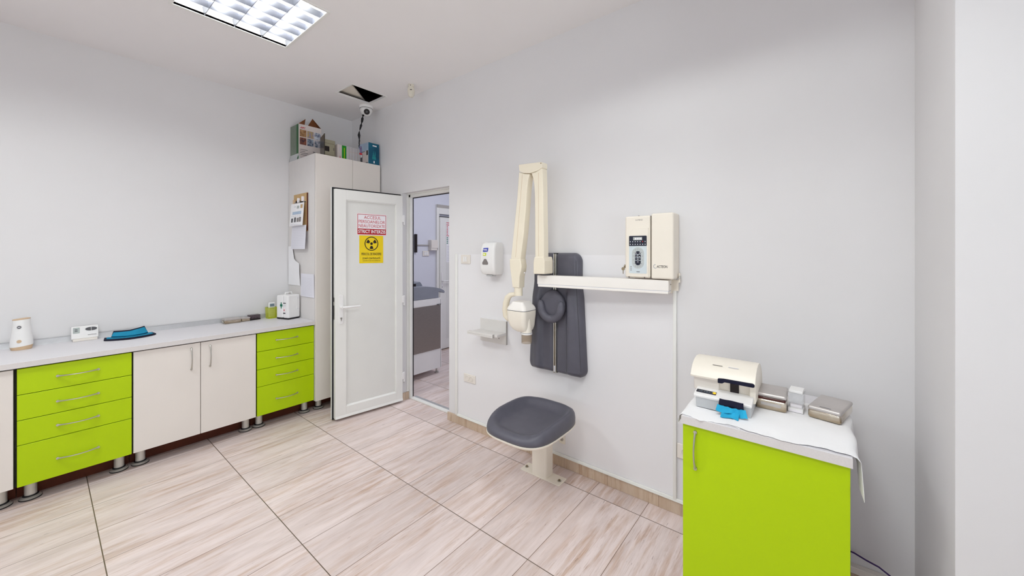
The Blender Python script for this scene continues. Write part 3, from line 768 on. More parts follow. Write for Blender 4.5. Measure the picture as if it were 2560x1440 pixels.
def calmarks(b):
    def q(x0, x1, z0, z1, m):
        def fn(u, v):
            x, y, z = calf(x0 + (x1 - x0) * u, z0 + (z1 - z0) * v)
            return (x, y - 0.0016, z)
        b.grid(fn, 8, 3, m)
    q(0.20, 0.86, 0.50, 0.63, SKYB); q(0.52, 0.68, 0.76, 0.88, LCDG); q(0.78, 0.92, 0.76, 0.92, KRAFT); q(0.3, 0.45, 0.84, 0.87, LINES)
    for k, (x, m) in enumerate(((0.14, DARKG), (0.38, DARKG), (0.58, GREYW), (0.74, GREYW))): q(x, x + 0.13, 0.16, 0.34 + 0.03 * (k % 2), m)
    for k in range(5): q(0.14 + 0.15 * k, 0.22 + 0.15 * k, 0.42, 0.44, LINES)
    q(0.08, 0.92, 0.04, 0.055, LINES)
sheet('calendar', 'wall calendar page with a blue band pinned to the clipboard', 'calendar', calf, 10, 6, (TS - 0.004, 3.808, 1.632), marks=calmarks)
def p0f(u, v):
    return (0.005 + 0.30 * u + 0.012 * (1 - v) * u, -0.014 - 0.020 * (1 - v) * (0.6 + 0.4 * math.sin(2.5 * u)), 0.215 * v)
def p0m(b):
    for k in range(12):
        v = 0.08 + 0.07 * k
        ruled(b, p0f, 0.08, 0.92, v, 0.008)
sheet('paper_sheet', 'bluish paper sheet hanging under the calendar page', 'paper', p0f, 8, 6, (TS - 0.004, 3.812, 1.420), PAPERB, p0m)
def p1f(u, v):      # tall sheet whose upper right corner folds away
    w = 0.262 if v < 0.58 else 0.262 - 0.17 * min(1, (v - 0.58) / 0.06) * (0.55 + 0.45 * (v - 0.58) / 0.42)
    return (w * u, -0.004 - 0.010 * math.sin(PI * v) * u, 0.362 * v)
sheet('paper_sheet', 'creased white sheet taped to the tall cabinet beside the wall', 'paper', p1f, 8, 16, (TS - 0.001, 3.925, 1.085))
def p2f(u, v): return (0.262 * u, -0.003 - 0.004 * math.sin(4 * u) * (1 - v), 0.205 * v)
def p2m(b):
    for k in range(13):
        v = 0.08 + 0.06 * k
        ruled(b, p2f, 0.08, 0.9, v, 0.007)
sheet('paper_sheet', 'ruled paper sheet taped at the front edge of the tall cabinet above the worktop', 'paper', p2f, 8, 6, (TS - 0.001, 3.652, 0.995), PAPERB, p2m)

# ------------------------------------------------------------------ boxes on top of the tall cabinet
z0 = TZ
AX0, AX1, AYF, AYB, AH = 1.503, 1.712, 3.745, 3.925, 0.338
r = thing('carton', 'white printed carton with open brown flaps on the tall cabinet', 'carton', (AX0, AYF, z0))
b = MB(); w, dd = AX1 - AX0, AYB - AYF
b.box(0, w, 0.0, 0.004, 0.012, AH, CARTW); b.box(0, 0.004, 0.004, dd, 0.0, AH, CARTGR); b.box(-0.0008, 0.0006, -0.0006, 0.040, 0.014, AH - 0.002, CARTG)
b.box(w - 0.004, w, 0.004, dd, 0.0, AH, CARTW); b.box(0.004, w - 0.004, dd - 0.004, dd, 0, AH, CARTW); b.box(0.0, w, 0.0, dd, 0.0, 0.006, CARD)
py = -0.0012
b.text('APC', 0.038, AH - 0.032, 0.048, 0.018, py, RED, bold=0.03, shear=0.2)
for i in range(3):
    for j in range(2):
        b.box(0.012 + 0.066 * i, 0.070 + 0.066 * i, py, 0, 0.148 + 0.074 * (1 - j), 0.214 + 0.074 * (1 - j), PHOTO[i + 3 * j])
for k, (xa, xb) in enumerate(((0.014, 0.082), (0.014, 0.06), (0.014, 0.085), (0.02, 0.074))): b.box(xa, xb, py, 0, 0.100 - 0.016 * k, 0.104 - 0.016 * k, DARKG)
for k in range(3): b.box(0.130, 0.150 + 0.012 * k, py, 0, 0.094 - 0.014 * k, 0.100 - 0.014 * k, DARKG)
b.box(0.086, 0.112, py, 0, 0.030, 0.040, GREYW)
b.build('body', r, wn=False)
b = MB(); b.poly([(0.0, 0.0, AH), (0.055, 0.0, AH - 0.0), (0.088, 0.06, AH + 0.078)], [(0, 1, 2)], CARD); b.build('flap', r, wn=False)
b = MB(); b.prism([(0.098, AH - 0.002), (w, AH - 0.002), (0.150, AH + 0.095)], dd * 0.3, dd * 0.3 + 0.003, CARD); b.poly([(w, 0.0, AH - 0.002), (w, dd, AH - 0.002), (0.150, dd * 0.3, AH + 0.095)], [(0, 1, 2)], CARD); b.build('flap', r, wn=False)
b = MB(); b.poly([(-0.002, 0.0, 0.060), (-0.002, 0.175, 0.060), (-0.010, 0.17, 0.0), (0.006, -0.045, 0.004)], [(0, 1, 2, 3)], GREYB); b.poly([(0.0, -0.004, 0.03), (0.07, -0.004, 0.02), (0.0, -0.08, 0.001)], [(0, 1, 2)], SIGNW); b.build('bottom_flap', r, wn=False)

EX0, EYF = 1.612, 3.555
r = thing('fuse_enclosure', 'beige plastic fuse enclosure with its smoked door open on the tall cabinet', 'enclosure', (EX0, EYF, z0))
b = MB(); b.box(0.028, 0.143, 0.0, 0.045, 0.0, 0.196, BEIGE, 0.005, 3); b.box(0.036, 0.136, -0.004, 0.002, 0.014, 0.180, BEIGE, 0.003); b.box(0.042, 0.130, -0.0045, -0.003, 0.158, 0.160, SMOKE); b.box(0.042, 0.130, -0.0045, -0.003, 0.052, 0.054, SMOKE); b.build('body', r)
b = MB(); b.box(0.040, 0.084, -0.006, -0.003, 0.084, 0.130, INK); b.build('breaker_window', r)
b = MB(); b.box(0.122, 0.129, -0.008, -0.003, 0.10, 0.125, GREYW, 0.002); b.build('catch', r)
b = MB(); b.box(-0.003, 0.003, -0.180, 0.0, 0.0, 0.205, SMOKE, 0.002, M=Matrix.Translation((0.024, 0.040, 0)) @ Matrix.Rotation(math.radians(-14), 4, 'Z')); b.build('door', r)  # set back so its dark face stands in for the enclosure's shaded side

# row of slim boxes
r0 = 0
BY = 3.52
def slim(name, label, cat, x0, x1, h, m, group=None, y=BY, marks=None):
    b = MB(); w = x1 - x0
    b.box(-w / 2 + 0.0006, w / 2 - 0.0006, 0, 0.12, 0, h, m, 0.001, 1)
    if marks: marks(b, w)
    o = b.build(name, None)
    return tag(o, label, cat, group, ((x0 + x1) / 2, y, z0))
def mk_white(b, w):
    b.box(-0.002, 0.012, -0.001, 0.001, 0.026, 0.060, PINKS); b.box(0.000, 0.008, -0.0014, 0.001, 0.030, 0.046, RED); b.box(-0.004, 0.0, -0.001, 0.001, 0.10, 0.135, LINES)
slim('slim_box', 'white slim box with a red mark, left end of the row on the tall cabinet', 'box', 1.757, 1.803, 0.162, CARTW, marks=mk_white)
def mk_g(b, w): b.box(-0.003, 0.005, -0.001, 0.001, 0.02, 0.14, GREEN)
slim('slim_box', 'bright green slim box standing in the row on the tall cabinet', 'box', 1.803, 1.846, 0.162, GGREEN, marks=mk_g)
def mk_s(b, w): b.box(-w / 2 + 0.003, w / 2 - 0.003, -0.0008, 0.001, 0.112, 0.116, PINKS); b.box(-0.002, 0.002, -0.0008, 0.001, 0.02, 0.10, LINES)
words = ['first grey slim box right of the bright green box', 'second grey slim box right of the bright green box', 'third grey slim box right of the bright green box', 'fourth grey slim box right of the bright green box', 'fifth grey slim box, last of the row beside the teal carton']
for k in range(5):
    slim('slim_box', words[k], 'box', 1.846 + 0.0290 * k, 1.846 + 0.0290 * (k + 1), 0.161, SPINE, 'grey slim boxes on the tall cabinet', marks=mk_s)

r = thing('phone_carton', 'teal and white phone carton at the right end of the tall cabinet top', 'carton', (1.992, 3.378, z0), math.radians(2))
b = MB(); PW, PD, PH = 0.118, 0.17, 0.208
b.box(0, PW, 0, PD, 0, PH, SKYB); b.box(-0.0006, 0.0, 0.002, PD - 0.002, 0.0, PH * 0.62, CARTW); b.box(0.001, PW, -0.0008, 0.0, 0.0, PH, TEAL)
b.box(0.046, 0.090, -0.0016, -0.0006, PH - 0.030, PH - 0.019, SIGNW)
for k in range(9): b.box(0.042 + 0.0046 * k, 0.0446 + 0.0046 * k, -0.0014, -0.0006, 0.050, 0.075 + 0.028 * ((k * 5) % 4) / 1.5, mat('teal_print_%d' % k, (40, 160, 160), 0.5) if k == 0 else MATS['teal_print_0'])
b.box(0.056, 0.068, -0.0016, -0.0006, 0.014, 0.036, SIGNW)
b.prism(round_poly([(0.10, 0.012), (0.135, 0.012), (0.135, 0.112), (0.10, 0.112)], 0.014), -0.0018, -0.0006, DARKG, plane='yz'); b.prism(round_poly([(0.104, 0.074), (0.131, 0.074), (0.131, 0.106), (0.104, 0.106)], 0.006), -0.0024, -0.0016, SIGNW, plane='yz'); b.box(-0.0016, -0.0004, 0.006, 0.030, 0.085, 0.13, INK); b.box(-0.0016, -0.0004, 0.01, 0.06, 0.002, 0.016, DARKG); b.box(-0.0016, -0.0004, 0.06, 0.13, 0.122, 0.128, DARKG); b.build('box', r, wn=False)

# ------------------------------------------------------------------ ceiling: camera, cable, sensor, lamps
r = thing('dome_camera', 'white dome security camera on the ceiling beside the open hatch', 'camera', (2.000, 3.430, ZC))
b = MB(); b.lathe([(0, 0), (0.062, 0), (0.064, -0.012), (0.060, -0.022), (0.056, -0.024), (0, -0.024)], PLAST); b.lathe([(0.057, -0.0235), (0.0595, -0.025), (0.057, -0.0265)], DARKG); b.build('base', r)
b = MB(); b.lathe([(0.056, -0.026), (0.058, -0.036), (0.054, -0.052), (0.045, -0.072), (0.030, -0.088), (0.012, -0.095), (0, -0.096)], PLAST); b.lathe([(0.0, -0.0262), (0.056, -0.026)], PLAST); b.build('ball', r)
ax = Vector((-0.40, -0.86, -0.34)).normalized(); cc = Vector((0, 0, -0.050))
b = MB(); b.cyl(cc + ax * 0.040, cc + ax * 0.060, 0.031, PLAST, 0.028); b.build('lens_collar', r)
b = MB(); b.cyl(cc + ax * 0.058, cc + ax * 0.0612, 0.0268, INK); b.lathe([(0, 0), (0.010, 0.0)], DARKG, M=Matrix.Translation(cc + ax * 0.0616) @ Vector((0, 0, 1)).rotation_difference(ax).to_matrix().to_4x4()); b.build('lens', r)
b = MB(); rnd = random.Random(3)
cp = [(1.965, 3.425, 2.725), (1.957, 3.424, 2.69), (1.953, 3.426, 2.66), (1.945, 3.428, 2.62), (1.935, 3.43, 2.58), (1.928, 3.432, 2.55), (1.926, 3.432, 2.52), (1.928, 3.43, 2.48), (1.926, 3.43, 2.44), (1.922, 3.428, 2.42)]
b.tube(cp, [0.011, 0.012, 0.010, 0.011, 0.006, 0.006, 0.013, 0.005, 0.005, 0.004], BLACK, seg=10)
b.tube([(1.926, 3.432, 2.5), (1.934, 3.432, 2.47), (1.930, 3.43, 2.43), (1.918, 3.42, 2.405), (1.922, 3.41, 2.395)], 0.0035, BLACK, seg=8)
b.build('cable', None)
o = bpy.data.objects['cable']; o.name = 'camera_cable'
tag(o, 'black cable bundle hanging from the ceiling camera to the cabinet top', 'cable')
b = MB(); b.cyl((1.922, 3.396, 2.405), (1.925, 3.394, 2.34), 0.010, mat('plug_violet', (120, 110, 150), 0.4, var=0.2, nscale=60), seg=12); b.box(1.912, 1.936, 3.388, 3.402, 2.325, 2.345, RED, 0.004); b.build('plug', o)

r = thing('motion_sensor', 'small ivory motion sensor hanging under the ceiling', 'sensor', (1.978, 2.683, ZC), math.radians(-40))
b = MB(); b.box(-0.024, 0.024, -0.02, 0.02, -0.022, 0.0, PIRW, 0.005, 3); b.cyl((-0.004, -0.0205, -0.011), (-0.004, -0.014, -0.011), 0.004, DARKG, seg=12); b.build('bracket', r)
b = MB(); b.lathe([(0, -0.020), (0.022, -0.020), (0.029, -0.03), (0.030, -0.06), (0.026, -0.09), (0.015, -0.106), (0, -0.109)], PIRW, sy=0.85); b.build('body', r)
b = MB(); b.box(-0.008, 0.008, -0.0275, -0.02, -0.054, -0.049, INK, 0.001); b.build('slot', r)

def ceiling_lamp(label, y0, y1, watt, lz, LX0=LX0, LX1=LX1):
    r = thing('ceiling_lamp', label, 'lamp', ((LX0 + LX1) / 2, (y0 + y1) / 2, ZC))
    hx, hy = (LX1 - LX0) / 2, (y1 - y0) / 2
    b = MB(); k = 0.012
    b.box(-hx - k, hx + k, -hy - k, -hy + 0.006, -0.005, 0.001, PVC, 0.002, 1); b.box(-hx - k, hx + k, hy - 0.006, hy + k, -0.005, 0.001, PVC, 0.002, 1)
    b.box(-hx - k, -hx + 0.006, -hy + 0.006, hy - 0.006, -0.005, 0.001, PVC, 0.002, 1); b.box(hx - 0.006, hx + k, -hy + 0.006, hy - 0.006, -0.005, 0.001, PVC, 0.002, 1)
    b.build('frame', r)
    b = MB(); h = 0.085
    b.poly([(-hx, -hy, 0), (hx, -hy, 0), (hx, hy, 0), (-hx, hy, 0), (-hx, -hy, h), (hx, -hy, h), (hx, hy, h), (-hx, hy, h)], [(4, 5, 6, 7), (0, 1, 5, 4), (1, 2, 6, 5), (2, 3, 7, 6), (3, 0, 4, 7)], PVC)
    b.build('tray', r, wn=False)
    pitch = 2 * hx / 4
    for i in range(5):                       # long reflectors with a V section
        x = -hx + pitch * i; w = 0.004 if i in (0, 4) else 0.010
        b = MB(); b.prism([(max(-hx, x - 0.0015), 0.002), (min(hx, x + 0.0015), 0.002), (min(hx, x + w), 0.046), (max(-hx, x - w), 0.046)], -hy + 0.003, hy - 0.003, LOUV)
        b.build('reflector', r, wn=False)
    for j in range(1, 6):
        y = -hy + 2 * hy * j / 6
        b = MB(); b.prism([(y - 0.001, 0.004), (y + 0.001, 0.004), (y + 0.007, 0.040), (y - 0.007, 0.040)], -hx + 0.001, hx - 0.001, LOUV, plane='yz'); b.build('louver_blade', r, wn=False)
    for i in range(4):
        x = -hx + pitch * (i + 0.5)
        b = MB(); b.cyl((x, -hy + 0.02, 0.064), (x, hy - 0.02, 0.064), 0.013, TUBE, seg=16); b.build('tube', r)
    for i in range(4):
        x = -hx + pitch * (i + 0.5)
        l = bpy.data.lights.new('tube_light', 'AREA'); l.shape = 'RECTANGLE'; l.size = 0.024; l.size_y = 2 * hy - 0.05
        l.energy = watt; l.color = (0.955, 1.0, 0.985)
        lo = bpy.data.objects.new('tube_light', l); COL.objects.link(lo); lo.location = ((LX0 + LX1) / 2 + x, (y0 + y1) / 2, ZC + lz)
    return r
ceiling_lamp('recessed fluorescent lamp with a metal louver in the ceiling', LY0, LY1, 1.1, 0.0495)
ceiling_lamp('recessed fluorescent lamp in the ceiling behind the viewer near the right wall', L2Y0, L2Y1, 3.5, 0.030)
ceiling_lamp('added unseen fluorescent lamp in the ceiling left of the viewer near the counter', LY0, LY1, 6.7, 0.030, L2X0, L2X1)  # added out of view to light the room while the visible lamp stays dim
ceiling_lamp('added unseen fluorescent lamp in the ceiling behind the viewer on the left', L2Y0, L2Y1, 5.5, 0.030, L2X0, L2X1)  # also added out of view, takes over room light from the visible lamp
# ------------------------------------------------------------------ right-hand wall: small fixtures (local x = to the right, y = into the wall)
def wall_thing(name, label, cat, y, z, group=None): return thing(name, label, cat, (XB, y, z), RB, group)

r = wall_thing('light_switch', 'ivory light switch on the wall beside the doorway', 'switch', 2.169, 1.337)
b = MB(); b.box(-0.052, 0.052, -0.010, 0, -0.036, 0.036, IVORY, 0.004, 3); b.box(-0.036, 0.036, -0.0125, -0.008, -0.026, 0.026, IVORY, 0.003); b.build('plate', r)
for x0, x1 in ((-0.019, -0.001), (0.001, 0.019)):
    b = MB(); b.box(x0, x1, -0.0165, -0.012, -0.021, 0.021, PLAST, 0.002); b.build('rocker', r)

r = wall_thing('soap_dispenser', 'white sanitizer dispenser with grey window on the wall', 'dispenser', 1.855, 1.225)
b = MB()
def rr(x0, x1, y0, y1, z, rad=0.02, n=4):
    return [(p[0], p[1], z) for p in round_poly([(x0, y0), (x1, y0), (x1, y1), (x0, y1)], [rad, rad, 0.002, 0.002], n)]
b.loft([rr(-0.048, 0.056, -0.060, 0, 0.0), rr(-0.066, 0.068, -0.085, 0, 0.010), rr(-0.071, 0.073, -0.098, 0, 0.03), rr(-0.072, 0.074, -0.104, 0, 0.07), rr(-0.070, 0.073, -0.104, 0, 0.14), rr(-0.067, 0.072, -0.098, 0, 0.20), rr(-0.062, 0.070, -0.088, 0, 0.228), rr(-0.052, 0.062, -0.074, 0, 0.240)], PLAST); b.build('body', r)
b = MB(); pts = round_poly([(-0.038, 0.078), (0.014, 0.078), (0.016, 0.092), (-0.004, 0.120), (-0.020, 0.120), (-0.040, 0.092)], 0.01)
b.prism(pts, -0.1075, -0.100, GREYW, bev=0.0015); b.build('level_window', r)
b = MB(); Mt = Matrix.Translation((0, -0.1002, 0.185)) @ Matrix.Rotation(math.radians(-6), 4, 'X')
b.prism(round_poly([(-0.038, -0.014), (0.010, -0.012), (0.014, 0.016), (-0.034, 0.014)], 0.004), -0.0012, 0.002, BLUEL, M=Mt); b.text('PURELL', -0.012, 0.001, 0.038, 0.013, -0.0018, SIGNW, M=Mt, bold=0.02)
b.box(-0.034, -0.004, -0.001, 0.002, -0.042, -0.022, LIMEL, M=Mt); b.box(-0.030, -0.012, -0.0014, 0.002, -0.036, -0.028, SIGNW, M=Mt); b.build('front_label', r)
b = MB(); b.box(-0.030, 0.022, -0.06, -0.012, 0.238, 0.243, GREYB, 0.002); b.build('top_catch', r)
b = MB(); b.box(-0.030, 0.030, -0.075, -0.03, -0.008, 0.004, GREYB, 0.004); b.build('nozzle', r)

r = wall_thing('wall_holder', 'pale grey wooden wall bracket with a small shelf', 'bracket', 1.87, 0.72)
b = MB(); b.box(-0.128, 0.128, -0.018, 0, 0.0, 0.170, SHELFG, 0.001, 1); b.box(0.128, 0.1285, -0.018, 0, 0.0, 0.170, SHELFE); b.cyl((0.060, -0.0185, 0.040), (0.060, -0.017, 0.040), 0.004, DARKG, seg=10); b.build('back_board', r)
b = MB(); b.box(-0.128, 0.128, -0.118, -0.018, 0.072, 0.088, SHELFG, 0.001, 1); b.build('shelf', r)
b = MB(); b.box(-0.150, 0.102, -0.136, -0.118, 0.066, 0.092, SHELFG, 0.001, 1); b.box(-0.150, 0.102, -0.1366, -0.1358, 0.076, 0.0775, SHELFE); b.box(0.1018, 0.1025, -0.136, -0.118, 0.066, 0.092, SHELFE); b.build('front_lip', r)

def socket(label, y, z, n, w, h):
    r = wall_thing('power_socket', label, 'socket', y, z)
    b = MB(); b.box(-w / 2, w / 2, -0.010, 0, -h / 2, h / 2, IVORY, 0.005, 3); b.build('plate', r)
    for k in range(n):
        cx = (k - (n - 1) / 2) * 0.043
        M_ = Matrix.Translation((cx, -0.0098, 0)) @ Matrix.Rotation(PI / 2, 4, 'X')
        b = MB(); b.lathe([(0.0205, 0), (0.0200, 0.0035), (0.0178, 0.0035), (0.0172, -0.004), (0, -0.0042)], IVORY, M=M_)
        b.cyl((cx - 0.0085, -0.0068, 0), (cx - 0.0085, -0.0055, 0), 0.0026, INK, seg=10); b.cyl((cx + 0.0085, -0.0068, 0), (cx + 0.0085, -0.0055, 0), 0.0026, INK, seg=10)
        b.box(cx - 0.002, cx + 0.002, -0.0105, -0.0055, 0.0135, 0.017, CHROME); b.box(cx - 0.002, cx + 0.002, -0.0105, -0.0055, -0.017, -0.0135, CHROME)
        b.build('outlet', r)
    return r
socket('double power socket low on the wall between doorway and seat', 2.125, 0.395, 2, 0.128, 0.066)
socket('power socket on the wall half hidden by the lime cabinet', 0.528, 0.342, 1, 0.086, 0.080)

# ------------------------------------------------------------------ X-ray generator boxes
r = wall_thing('xray_control_box', 'cream x-ray control box with keypad above the long wall arm', 'control box', 0.690, 1.255)
b = MB(); b.box(-0.128, 0.0115, -0.104, 0, 0.002, 0.337, CREAM, 0.011, 4)
# gently raised, curved centre field
pts = [(-0.112, 0.008), (0.002, 0.008), (0.002, 0.270), (-0.070, 0.270)] + [(-0.070 - 0.042 * math.sin(a), 0.270 - 0.12 * (1 - math.cos(a)) * 1.0) for a in [PI / 2 * k / 8 for k in range(1, 9)]]
b.prism(pts, -0.1085, -0.100, CREAM, bev=0.002)
b.text('X-MIND', -0.049, 0.3145, 0.040, 0.0075, -0.1045, GREYW); b.cyl((-0.055, -0.09, 0.336), (-0.055, -0.09, 0.339), 0.004, GREYW, seg=10)
for x in (-0.105, -0.02): b.cyl((x, -0.104, 0.006), (x, -0.1005, 0.001), 0.0035, GREYW, seg=8)
b.box(-0.115, -0.085, -0.05, -0.02, 0.336, 0.339, DARKG)
b.build('housing', r)
b = MB(); b.box(0.0165, 0.130, -0.110, 0, 0.0, 0.345, CREAM, 0.010, 4); b.box(0.020, 0.030, -0.06, -0.03, 0.344, 0.3465, DARKG); b.box(0.055, 0.070, -0.06, -0.03, 0.344, 0.3465, DARKG); b.box(0.095, 0.118, -0.06, -0.03, 0.344, 0.3465, DARKG)
b.text('ACTEON', 0.074, 0.0655, 0.056, 0.0135, -0.1108, INK, shear=0.25, bold=0.005)
ring(b, 0.040, 0.066, 0.0085, 0.0105, MATS['blue_grey_lcd'], -0.1107, math.radians(80), math.radians(300), 20)
b.build('generator_housing', r)
b = MB(); b.box(0.011, 0.017, -0.095, 0, 0.006, 0.335, GAP); b.build('joint', r)
b = MB(); yk = -0.1095
b.prism(round_poly([(-0.102, 0.026), (-0.006, 0.026), (-0.006, 0.174), (-0.102, 0.174)], [0.005, 0.005, 0, 0]), yk, -0.106, PALEB)
stad = lambda cx, cz, w, h, n=10: [(cx + w * math.cos(a), cz + (h - w) + w * math.sin(a)) for a in [PI * k / n for k in range(n + 1)]] + [(cx + w * math.cos(a), cz - (h - w) + w * math.sin(a)) for a in [PI + PI * k / n for k in range(n + 1)]]
b.prism(stad(-0.053, 0.109, 0.033, 0.058), yk - 0.0006, yk, GREYK)
b.prism(stad(-0.053, 0.108, 0.0155, 0.0385), yk - 0.0012, yk, NAVY)
for z in (0.129, 0.110, 0.097): b.box(-0.069, -0.037, yk - 0.0018, yk, z - 0.0012, z + 0.0012, PALEB)
b.box(-0.0545, -0.0515, yk - 0.0018, yk, 0.110, 0.129, PALEB)
for x, z in ((-0.063, 0.136), (-0.043, 0.136), (-0.062, 0.119), (-0.044, 0.117), (-0.053, 0.103), (-0.053, 0.088)): b.box(x - 0.003, x + 0.003, yk - 0.0018, yk, z - 0.0016, z + 0.0016, SIGNW)
for k in range(14):
    a = 2 * PI * k / 14; b.box(-0.053 + 0.026 * math.sin(a) - 0.0014, -0.053 + 0.026 * math.sin(a) + 0.0014, yk - 0.0012, yk, 0.109 + 0.048 * math.cos(a) - 0.0012, 0.109 + 0.048 * math.cos(a) + 0.0012, DARKG)
for z in (0.060, 0.051, 0.042): b.box(-0.095, -0.087, yk - 0.0008, yk, z, z + 0.003, GREYW)
b.box(-0.061, -0.043, yk - 0.0008, yk, 0.0335, 0.0365, DARKG); b.build('keypad', r)
b = MB(); b.prism(round_poly([(-0.102, 0.174), (-0.006, 0.174), (-0.006, 0.229), (-0.102, 0.229)], [0, 0, 0.005, 0.005]), yk - 0.0004, -0.106, NAVY)
b.box(-0.079, -0.030, yk - 0.0012, yk, 0.205, 0.222, LCDG); 
for k in range(4): b.box(-0.070 + 0.010 * k, -0.063 + 0.010 * k, yk - 0.0018, yk, 0.2085, 0.2185, SIGNW)
for j in range(2):
    for k in range(7): b.box(-0.097 + 0.0135 * k, -0.0925 + 0.0135 * k, yk - 0.0012, yk, 0.180 + 0.0145 * j, 0.1855 + 0.0145 * j, RED if (j, k) == (1, 5) else LINES)
b.build('display', r)
b = MB(); b.cyl((-0.127, -0.085, 0.062), (-0.136, -0.090, 0.062), 0.0095, KEYM, seg=16); b.cyl((-0.136, -0.090, 0.062), (-0.139, -0.092, 0.060), 0.004, KEYM, seg=10)
b.cyl((-0.141, -0.096, 0.048), (-0.142, -0.093, 0.048), 0.0095, KEYM, seg=16); b.box(-0.1435, -0.140, -0.0955, -0.0935, 0.020, 0.042, KEYM); b.build('key', r)

# ------------------------------------------------------------------ X-ray arm: one jointed thing hung from the wall plate
XZ = 1.18
r = wall_thing('xray_unit', 'cream x-ray tube head on its folded jointed arm and long white wall arm', 'x-ray machine', 0.590, XZ)
def xb(b, name, parent=None, **k):
    b.bm.transform(Matrix.Translation((0, 0, -XZ))); return b.build(name, parent or r, **k)
b = MB(); b.box(-0.075, 0.0, -0.026, -0.002, 1.176, 1.252, CREAM, 0.003); b.box(0.0, 0.030, -0.016, -0.0145, 1.19, 1.248, CREAM); b.box(0.033, 0.040, -0.030, -0.0145, 1.235, 1.285, CREAM, 0.002); b.box(0.034, 0.043, -0.036, -0.02, 1.255, 1.270, CHROME, 0.002)
xb(b, 'wall_plate')
b = MB(); P = [(0.003, -0.098), (-0.773, -0.170), (-0.779, -0.106), (-0.003, -0.026)]
b.prism(P, 1.1935, 1.250, BEAMW, plane='xy', bev=0.004, seg=2)
P2 = [(0.001, -0.0975), (-0.768, -0.1695), (-0.777, -0.106), (-0.004, -0.028)]
b.prism(P2, 1.178, 1.1925, BEAMW, plane='xy', bev=0.003, seg=2); b.prism([(0.0015, -0.0965), (-0.768, -0.1685), (-0.775, -0.108), (-0.004, -0.03)], 1.1915, 1.1945, LINES, plane='xy')
b.cyl((0.0025, -0.062, 1.226), (0.0045, -0.062, 1.226), 0.003, GREYW, seg=8)
xb(b, 'wall_arm')
ya, yb = -0.206, -0.150
b = MB(); b.cyl((-0.733, -0.137, 1.250), (-0.733, -0.137, 1.262), 0.030, DARKG); b.prism(round_poly([(-0.774, 1.259), (-0.692, 1.261), (-0.692, 1.340), (-0.699, 1.366), (-0.766, 1.366), (-0.774, 1.330)], 0.008), ya - 0.004, -0.11, CREAMD, bev=0.005, seg=3)
b.cyl((-0.779, -0.17, 1.270), (-0.772, -0.17, 1.270), 0.005, SIGNW, seg=12)
xb(b, 'pivot_base')
b = MB()
b.prism([(-0.764, 1.345), (-0.698, 1.345), (-0.702, 1.60), (-0.705, 1.80), (-0.709, 1.905), (-0.716, 1.912), (-0.730, 1.903), (-0.760, 1.893), (-0.792, 1.890), (-0.781, 1.86), (-0.772, 1.82), (-0.767, 1.75), (-0.765, 1.60)], ya, yb, CREAMD, bev=0.006, seg=3)
b.box(-0.7375, -0.7360, ya - 0.0006, ya + 0.001, 1.37, 1.885, TANP)
xb(b, 'lower_arm')
b = MB()
b.prism(round_poly([(-0.892, 1.957), (-0.709, 1.948), (-0.709, 1.912), (-0.740, 1.898), (-0.800, 1.889), (-0.855, 1.897), (-0.886, 1.914)], [0.006, 0.012, 0.004, 0, 0, 0, 0.004]), ya - 0.002, yb + 0.002, CREAMD, bev=0.004, seg=2)
b.cyl((-0.718, ya - 0.003, 1.940), (-0.718, ya - 0.0015, 1.940), 0.004, KEYM, seg=8)
xb(b, 'elbow_cap')
b = MB()
b.prism([(-0.891, 1.910), (-0.905, 1.75), (-0.935, 1.52), (-0.958, 1.345), (-0.878, 1.345), (-0.852, 1.52), (-0.834, 1.70), (-0.826, 1.80), (-0.818, 1.85), (-0.806, 1.886), (-0.850, 1.894)], ya, yb, CREAMD, bev=0.006, seg=3)
tl = math.atan2(-0.058, 1.9 - 1.36); Ml = Matrix.Translation((-0.862, 0, 1.885)) @ Matrix.Rotation(-tl, 4, 'Y') @ Matrix.Translation((0, 0, 0))
b.prism([(-0.8615, 1.89), (-0.860, 1.89), (-0.9155, 1.36), (-0.917, 1.36)], ya - 0.0007, ya + 0.001, TANP)
xb(b, 'upper_arm')
b = MB()
b.prism([(-0.966, 1.350), (-0.964, 1.300), (-0.950, 1.22), (-0.942, 1.165), (-0.888, 1.165), (-0.884, 1.24), (-0.872, 1.275), (-0.868, 1.305), (-0.876, 1.350)], ya - 0.003, yb + 0.003, CREAMD, bev=0.006, seg=3)
b.cyl((-0.868, -0.178, 1.262), (-0.860, -0.178, 1.262), 0.004, SIGNW, seg=10)
xb(b, 'wrist')
b = MB(); b.cyl((-0.915, -0.178, 1.168), (-0.915, -0.178, 1.112), 0.0275, CREAMD, seg=24); xb(b, 'collar')
b = MB(); b.tube([(-0.915, -0.178, 1.122), (-0.945, -0.178, 1.119), (-0.980, -0.178, 1.112), (-1.005, -0.178, 1.092), (-1.018, -0.178, 1.055), (-1.024, -0.178, 1.010), (-1.018, -0.178, 0.970), (-1.000, -0.178, 0.955), (-0.965, -0.178, 0.962)],
       [0.012, 0.0135, 0.017, 0.021, 0.022, 0.022, 0.022, 0.021, 0.017], CREAMD, seg=16, up=(0, 1, 0)); xb(b, 'yoke')
hx0, hy0 = -0.890, -0.178
def hr(w, d, z, rad, dx=0.0): return [(p[0], p[1], z) for p in round_poly([(hx0 + dx - w, hy0 - d), (hx0 + dx + w, hy0 - d), (hx0 + dx + w, hy0 + d), (hx0 + dx - w, hy0 + d)], rad, 5)]
hd_ = MB()
